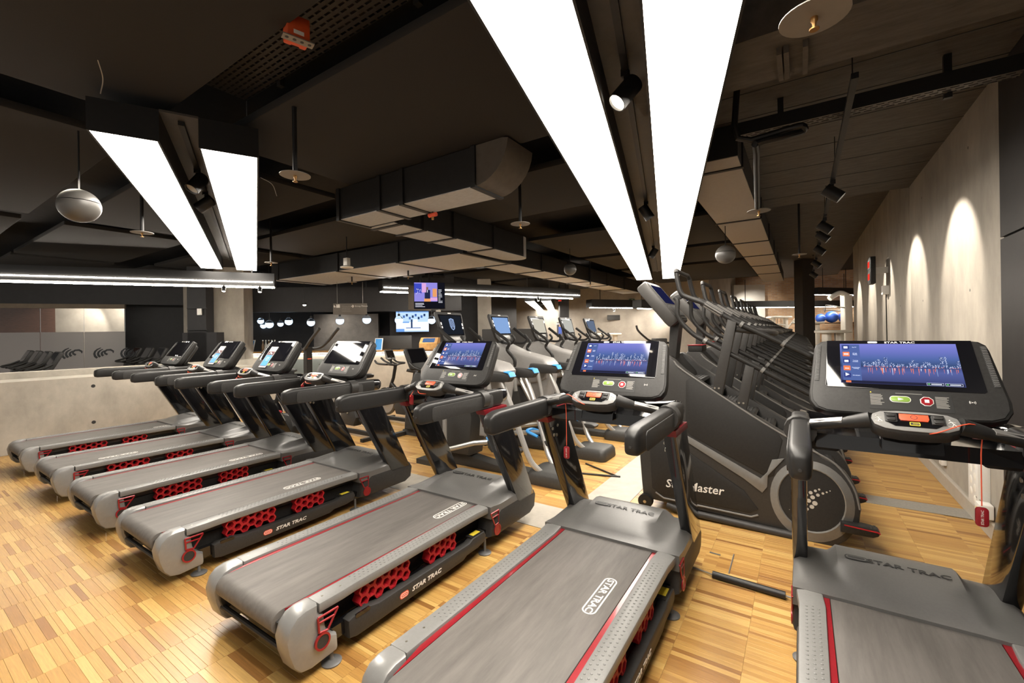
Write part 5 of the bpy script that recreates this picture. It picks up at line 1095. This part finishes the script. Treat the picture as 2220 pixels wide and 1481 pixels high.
a = P(885, 640, 9.3)-e2.location; b = P(932, 660, 9.9)-e2.location; q = MB(); q.prism([(a.x, a.y), (b.x, b.y), (b.x-.02, b.y+.06), (a.x-.02, a.y+.06)], -.30, .22, 'z', .01); q.build('back_shell', discm, e2); q = MB(); q.tube([(b.x*.5, b.y*.5+.03, .2), (b.x*.5, b.y*.5+.03, 3.5-e2.location.z)], .02, 8); q.build('ceiling_pole', hous, e2)
e, M, W_, hh, cs = plate('television', 858, 930, 665, 720, 12.15, 12.3, 'blue-white television on the dark wall showing people on exercise benches', 'television', .06)
x0, y0 = -W_/2+.008, -hh/2+.008; w_, h_ = W_-.016, hh-.016
wm = [emat('wall_tv_pale', 'b6d2f4', 1.1), emat('wall_tv_white', 'eaf2fb', 1.1), emat('wall_tv_blue', '6fa0e4', 1.0), emat('wall_tv_mid', '4a6fb4', .9), emat('wall_tv_dark', '2f456e', .8)]
rc = [(0, (x0, y0, w_, h_)), (1, (x0, y0+h_*.05, w_, h_*.35)), (2, (x0, y0+h_*.78, w_, h_*.18)), (2, (x0, y0, w_*.25, h_*.12))]
for k in range(9): rc.append((3 if k % 2 else 4, (x0+w_*(.12+.09*k), y0+h_*(.50+.06*(k % 3)), w_*.06, h_*.10)))
rc += [(4, (x0+w_*.45, y0+h_*.16, w_*.05, h_*.34)), (1, (x0+w_*.52, y0+h_*.22, w_*.14, h_*.28)), (3, (x0+w_*.30, y0+h_*.14, w_*.45, h_*.03)), (2, (x0+w_*.2, y0+h_*.36, w_*.2, h_*.05))]
for k in range(2): rc.append((1, (x0+w_*.08, y0+h_*(.80+.08*k), w_*(.5-.15*k), h_*.03)))
pic(M, rc, wm, cs)
e, M, W_, hh, cs = plate('direction_sign', 722, 795, 658, 682, 10.2, 10.3, 'grey hanging direction sign with white arrows and lettering', 'sign', .04, mat('sign_grey', (.13, .115, .10), .6, var=.06, scale=10))
k_ = W_/1.0
text('Cardio/Kraft\nWellness\nUmkleiden', hh*.19, discm, cs, M @ Matrix.Translation((-.24*W_, .02*hh, .002)), 'sign_lettering', .0005, align='LEFT'); text('Group Fitness', hh*.2, white, cs, M @ Matrix.Translation((.14*W_, .24*hh, .002)), 'sign_lettering', .0005, align='LEFT')
q = MB(); q.M = M
for (p0_, p1_) in (((.04, .24), (.11, .24)), ((.08, .36), (.11, .24)), ((.08, .12), (.11, .24)), ((-.47, .34), (-.43, .18)), ((-.47, .18), (-.43, .18)), ((-.47, .18), (-.47, .30))): q.tube([(p0_[0]*W_, p0_[1]*hh, .003), (p1_[0]*W_, p1_[1]*hh, .003)], .008, 4)
for x in (-.385, -.345, -.315): q.box(x*W_-.014, x*W_+.014, .12*hh, .32*hh, .001, .004); q.ball((x*W_, .37*hh, .003), .014, 8)
q.build('sign_symbols', white, cs, ang=0)
for x in (-.38, .38):
    q = MB(); q.M = M; q.tube([(x*W_, hh/2, -.02), (x*W_, ztop(e.location)-e.location.z, -.02)], .004, 5); q.build('hanging_wire', alu, e)
# bright single downlight in the bulkhead left of the sign
p = P(660, 661, 10.4); t = empty('downlight', p); tag(t, 'small bright downlight left of the hanging sign', 'ceiling light'); MB().lathe([(.001, 0), (.05, 0), (.055, .05), (.001, .05)], 16).build('ring', hous, t); MB().ball((0, 0, -.005), .035, 12, .6).build('lens', emat('bright_lens', (1, .9, .72), 40.), t); MB().tube([(0, 0, .05), (0, 0, ztop(p)-p.z)], .006, 5).build('stem', hous, t)
struct(wallpix('beam_reception', P(530, 655, 10.9), P(1000, 640, 11.6), P(700, 676, 11.2).z, 2.82, .3, blackwall))
# ------------------------------------------------------------ background centre and right
struct(wallpix('column_far_left', P(1036, 700, 13.0), P(1064, 700, 13.0), 0, 3.5, .5, concd))
struct(wallpix('column_far_dark', P(1214, 700, 15.0), P(1234, 700, 15.0), 0, 3.9, .4, blackwall))
struct(wallpix('wall_far_black', P(1066, 700, 15.5), P(1120, 700, 16.5), 0, 3.6, .2, blackwall))
a, b = P(1741, 700, 13.5), P(1767, 700, 13.5); struct(wallpix('column_right_far', a, b, 0, 3.9, .4, mat('dark_column', (.05, .046, .044), .6, var=.1, scale=8)))
struct(wallpix('wall_far_white', P(1592, 690, 18.8), P(1659, 690, 18.9), 0, 3.5, .2, mat('white_panel', (.62, .60, .56), .6, var=.03, scale=3)))
for px in (1300, 1350, 1405, 1440): q_ = P(px, 640, 15.0); g_ = P(px, 730, 16.4); spot(P(px, 672, 14.6), g_, 48, 75, .6)
spot(P(1640, 650, 17.5), P(1625, 690, 18.8), 150, 100, .7)
spot(P(1600, 640, 19), P(1720, 720, 22), 230, 120, .7); spot(P(1850, 640, 18.5), P(1790, 720, 21.5), 230, 120, .7)
e, M, W_, hh, cs = plate('wall_sign', 1317, 1364, 683, 694, 15.9, 16.02, 'long dark sign on the far concrete wall', 'sign', .03, blk2)
e, M, W_, hh, cs = plate('exit_sign', 1364, 1376, 648, 655, 15.66, 15.66, 'small green exit sign on the far wall', 'sign', .03, mat('exit_green', (.05, .16, .09), .5, var=.1, scale=10))
q = MB(); q.M = M; q.box(-.02, .03, -.04, .03, .0, .003); q.build('exit_mark', white, cs, ang=0)
e, M, W_, hh, cs = plate('poster', 1207, 1234, 699, 731, 14.94, 14.94, 'poster with a man in blue and a woman in front of the dark far column', 'poster', .03, white)
pm_ = [mat('poster_dark', (.05, .045, .05), .5, var=.1, scale=9), mat('poster_blue', (.04, .09, .40), .5, var=.1, scale=9), mat('poster_skin', (.55, .33, .22), .5, var=.1, scale=9), mat('poster_blond', (.6, .45, .22), .5, var=.1, scale=9), mat('poster_grey', (.4, .4, .42), .5, var=.1, scale=9)]
x0, y0 = -W_/2, -hh/2; pic(M, [(0, (x0, y0, W_, hh)), (4, (x0, y0+hh*.85, W_, hh*.1)), (1, (x0+W_*.14, y0+hh*.2, W_*.26, hh*.5)), (2, (x0+W_*.2, y0+hh*.70, W_*.13, hh*.15)), (4, (x0+W_*.6, y0+hh*.12, W_*.25, hh*.45)), (2, (x0+W_*.64, y0+hh*.56, W_*.16, hh*.16)), (3, (x0+W_*.60, y0+hh*.62, W_*.24, hh*.14))], pm_, cs, 'poster_picture')
e, M, W_, hh, cs = plate('clock_display', 1209, 1218, 650, 654, 13.5, 13.5, 'red digital clock hanging above the far elliptical trainers', 'clock', .04)
q = MB(); q.M = M; redled = emat('red_led', (1, .05, .03), .8)
for x in (-.3, -.1, .1, .3): q.box(x*W_-.01, x*W_+.01, -hh*.3, hh*.3, 0, .003)
q.build('digits', redled, cs, ang=0)
q = MB(); q.M = M; q.tube([(0, hh/2, -.02), (0, 3.4-e.location.z, -.02)], .006, 5); q.build('hanging_wire', hous, e)
# double digital timer on the right wall
t = empty('wall_timer', (WX, 9.3, 2.53)); tag(t, 'black double timer with red digits on the right concrete wall', 'timer')
MB().prism(rr(-.16, .16, -.22, .22, .015, 3), -.24, -.17, 'x', .008).build('case', blk, t)
for s in (-1, 1):
    q = MB()
    q.box(-.245, -.24, -.13, .13, s*.10-.075, s*.10+.075); q.build('window', darkprint, t, ang=0); q = MB()
    for y in (-.08, -.03, .03, .08):
        for z in (-.045, 0, .045): q.box(-.249, -.245, y-.016, y+.016, s*.10+z-.005, s*.10+z+.005)
        for y2 in (-.016, .016): q.box(-.249, -.245, y+y2-.004, y+y2+.004, s*.10-.045, s*.10+.045)
    q.build('digits', redled, t, ang=0)
q = MB(); q.box(-.18, 0, -.02, .02, -.05, .05); q.build('wall_bracket', white, t, ang=0); q = MB(); q.box(-.08, 0, -.07, .07, -.40, -.26); q.build('junction_box', white, t, ang=0); q = MB(); q.tube([(-.03, 0, -.40), (-.02, 0, -2.3)], .008, 6); q.build('cable', blk, t)
# sockets near the floor on the right wall
t = empty('socket_panel', (WX, 4.89, .43)); tag(t, 'white vertical panel with many round sockets low on the right wall', 'socket panel')
MB().prism(rr(-.115, .115, -.24, .22, .006, 2), -.07, 0, 'x', .004).build('face_plate', white, t)
for k in range(9):
    y = .045 if k % 2 else -.045; q = MB(); q.lathe([(.001, -.074), (.024, -.074), (.032, -.070), (.001, -.069)], 16, (0, y, .17-.045*k), 'x'); q.build('socket', cream, t)
t = empty('power_adapter', (WX-.05, 4.72, .20)); tag(t, 'white power adapter with a yellow label below the socket panel', 'adapter'); MB().prism(rr(-.05, .05, -.055, .055, .01, 3), -.04, .04, 'x', .006).build('case', white, t); MB().box(-.0415, -.040, -.03, .02, -.02, .02).build('yellow_sticker', yellow, t, ang=0)
q = MB(); q.tube(smooth([(0, .03, .05), (-.02, .09, .07), (.0, .13, .06)], 4), .004, 6); q.build('cable', discm, t)
t = empty('wall_socket', (WX, 6.03, .26)); tag(t, 'small white wall socket behind the right treadmill console', 'socket'); MB().prism(rr(-.05, .05, -.05, .05, .006, 2), -.04, 0, 'x', .004).build('plate', white, t); MB().lathe([(.001, -.042), (.022, -.042), (.022, -.040), (.001, -.040)], 14, (0, 0, 0), 'x').build('socket', cream, t)
# floor strips, hatches, cable cover
def slab(nm, pts, z, mt, lab, cat):
    c = sum((Vector(p) for p in pts), Vector((0, 0)))/len(pts); q = MB(); q.prism([(p[0]-c.x, p[1]-c.y) for p in pts], 0, z, 'z'); o_ = q.build(nm, mt, ang=0); o_.location = (c.x, c.y, 0); tag(o_, lab, cat); return o_
def fl(*pp): return [tuple(Pz(px, py, 0)[:2]) for px, py in pp]
slab('floor_channel', [(.30, 5.09), (1.165, 5.09), (1.165, 5.33), (.30, 5.33)], .004, metalstrip, 'ribbed metal floor channel running to the right wall', 'floor strip')
mtp = mat('smooth_screed_strip', (.40, .365, .31), .5, var=.12, scale=8)
slab('screed_strip', [(-8.6, 3.08), (-1.35, 3.08), (-1.35, 3.52), (-8.6, 3.52)], .003, mtp, 'pale screed strip across the floor in front of the treadmill row', 'floor strip')
slab('screed_strip', [(-1.75, 3.525), (-1.35, 3.525), (-1.35, 8.5), (-1.75, 8.5)], .003, mtp, 'pale screed strip running away along the fronts of the stair climbers', 'floor strip')
h0 = fl((1533, 1195), (1591, 1203), (1580, 1244), (1520, 1232)); t = slab('floor_hatch', h0, .002, woodfar, 'square wooden floor hatch with a metal edge beside the sixth treadmill', 'floor hatch')
c = t.location; q = MB(); q.tube([(h0[1][0]-c.x, h0[1][1]-c.y, .003), (h0[2][0]-c.x, h0[2][1]-c.y, .003)], .004, 5); q.build('metal_edge', alu, t)
q = MB(); q.tube([(h0[0][0]-c.x+.02, h0[0][1]-c.y-.015, .003), (h0[0][0]-c.x+.09, h0[0][1]-c.y-.02, .003)], .006, 5); q.build('lift_grip', darkprint, t)
A_, B_ = Pz(1545, 1246, .02), Pz(1703, 1292, .02); t = empty('cable_cover', (A_.x, A_.y, 0)); tag(t, 'black foam cable cover on the floor between the two right treadmills', 'cable cover')
MB().tube([(0, 0, .022), (B_.x-A_.x, B_.y-A_.y, .022)], .022, 12).build('sleeve', foam, t); d_ = (B_-A_).normalized()
MB().tube(smooth([tuple(Vector((0, 0, .02))), (-d_.x*.06, -d_.y*.06+.03, .01), (-d_.x*.12, -d_.y*.10+.04, .008), (-d_.x*.2, -d_.y*.2+.02, .008)], 4), .005, 6).build('cable', discm, t); MB().tube([(B_.x-A_.x, B_.y-A_.y, .02), (B_.x-A_.x+d_.x*.1, B_.y-A_.y+d_.y*.1, .015)], .006, 6).build('cable', discm, t)
q = MB(); q.tube([(*fl((1085, 885+20))[0], .008)]*0+[tuple(Pz(1270, 1005, .008)), tuple(Pz(1338, 1033, .008))], .010, 6); o_ = q.build('floor_cable', foam); tag(o_, 'black cable lying across the pale floor strip, upper one', 'cable')
q = MB(); q.tube([tuple(Pz(1252, 1026, .008)), tuple(Pz(1345, 1034, .008))], .012, 6); o_ = q.build('floor_cable', foam); tag(o_, 'black cable lying across the pale floor strip, lower one', 'cable')
# white weight machines by the brick wall
def machine(px, Y, w_, h, lab, arm=True):
    p = P(px, 760, Y); t = empty('weight_machine', (p.x, p.y, 0), TH); tag(t, lab, 'weight machine', 'white weight machines')
    MB().prism(rr(-w_/2, -w_/2+.12, -.1, .1, .03, 3), 0, h, 'z', .01).build('post', cream, t); MB().prism(rr(w_/2-.12, w_/2, -.1, .1, .03, 3), 0, h, 'z', .01).build('post', cream, t)
    MB().prism(rr(-w_/2-.12, w_/2+.12, -.25, .25, .12, 4), h, h+.07, 'z', .02).build('top_cap', cream, t)
    q = MB()
    for k in range(9): q.box(-w_*.3, w_*.3, -.06, .06, .12+.075*k, .18+.075*k)
    q.build('weight_stack', blk2, t, ang=0)
    for x in (-.12, .12): MB().tube([(x*w_, 0, .1), (x*w_, 0, h)], .012, 6).build('guide_rod', alu, t)
    MB().prism(rr(-w_/2-.2, w_/2+.2, -.4, .4, .05, 3), 0, .06, 'z', .01).build('base', cream, t)
    if arm: q = MB(); q.tube(smooth([(w_/2, 0, h*.8), (w_/2+.3, -.1, h*1.0), (w_/2+.5, -.1, h*1.12), (w_/2+.8, -.1, h*1.1)], 3), .035, 8); q.build('lever_arm', cream, t)
    return t
machine(1752, 15.6, .75, P(1770, 702, 15.6).z, 'white weight machine in front of the dark far column', False); machine(1806, 10.4, .42, P(1818, 722, 10.4).z, 'white weight machine with a round top just left of the right wall', False)
machine(1690, 17, .6, P(1690, 690, 17).z, 'white weight machine left of the dark far column', True); machine(1312, 14.5, .8, P(1312, 727, 14.5).z, 'low white machine in front of the far concrete wall', False)
machine(1640, 16.8, .5, P(1640, 715, 16.8).z, 'white weight machine in front of the white panel', True)
spot(P(1800, 650, 13.0), P(1830, 720, 15.5), 90, 80, .7)
p = P(1836, 740, 15.5); t = empty('cable_tower', (p.x, p.y, 0), TH); tag(t, 'tall cream cable tower beside the end of the right wall', 'weight machine'); hz_ = P(1836, 640, 15.5).z
MB().prism(rr(-.14, .14, -.12, .12, .03, 3), 0, hz_, 'z', .01).build('tower', cream, t); MB().tube(smooth([(.05, 0, hz_-.02), (-.2, 0, hz_+.08), (-.45, 0, hz_-.02), (-.6, 0, hz_-.12)], 4), .09, 10).build('top_boom', cream, t)
q = MB(); q.tube([(-.14, -.1, hz_-.45), (-.8, -.1, hz_-.35)], .02, 6); q.tube([(-.14, .1, hz_-.55), (-.75, .1, hz_-.5)], .02, 6); q.tube([(-.8, -.1, hz_-.35), (-.85, -.1, hz_-.6)], .018, 6); q.build('pulley_arm', alu, t)
q = MB(); q.prism(rr(-1.2, 1.2, -.2, .2, .02, 2), P(1800, 700, 17.6).z-.03, P(1800, 700, 17.6).z, 'z'); p = P(1812, 700, 17.6); o_ = q.build('ball_shelf', hous); o_.location = (p.x, p.y, 0); o_.rotation_euler.z = TH; tag(o_, 'dark shelf carrying the blue exercise balls', 'shelf')
for x in (-1.15, 1.15):
    q = MB(); q.box(x-.03, x+.03, -.15, .15, 0, P(1800, 700, 17.6).z-.03); q.build('upright', hous, o_, ang=0)
for px, r, lab in ((1779, .18, 'smaller blue exercise ball left on the shelf'), (1803, .235, 'largest blue exercise ball in the middle of the shelf'), (1831, .22, 'blue exercise ball right on the shelf, half hidden by the cream tower')):
    p = P(px, 700, 17.6); q = MB(); q.ball((0, 0, r+.004), r, 24); o_ = q.build('exercise_ball', ballblue); o_.location = (p.x, p.y, p.z); tag(o_, lab, 'exercise ball', 'blue exercise balls')
# rower-like machine and table at the far concrete wall
p = P(1420, 740, 13.0); t = empty('arm_machine', (p.x, p.y, 0), TH); tag(t, 'dark machine with a bent arm in front of the far concrete wall', 'exercise machine'); MB().box(-.5, .5, -.3, .3, 0, .1).build('base', blk, t); MB().tube(smooth([(-.55, 0, 1.65+.1), (-.5, 0, 1.60), (-.3, 0, 1.40), (-.1, 0, 1.28), (.4, 0, 1.22), (.5, 0, 1.2)], 4), .03, 8).build('bent_arm', blk, t); MB().box(.1, .22, -.06, .06, .1, 1.25).build('post', blk, t); MB().prism(rr(-.05, .3, 1.15, 1.36, .03, 3), -.2, .2, 'y', .02).build('pad', blk2, t)
p = P(1115, 735, 12.4); t = empty('storage_bench', (p.x, p.y, 0), TH); tag(t, 'dark low cabinet wall behind the second elliptical trainer', 'cabinet'); MB().prism(rr(-.9, .9, 0, P(1115, 713, 12.4).z, .02, 2), -.2, .2, 'y', .01).build('body', blk2, t)
p = P(1160, 745, 14.0); t = empty('storage_bench', (p.x, p.y, 0), TH); tag(t, 'pale mauve cabinet behind the third elliptical trainer', 'cabinet'); MB().prism(rr(-.4, .4, 0, P(1160, 722, 14).z, .02, 2), -.2, .2, 'y', .01).build('body', mat('mauve_cabinet', (.22, .19, .19), .6, var=.05, scale=6), t)
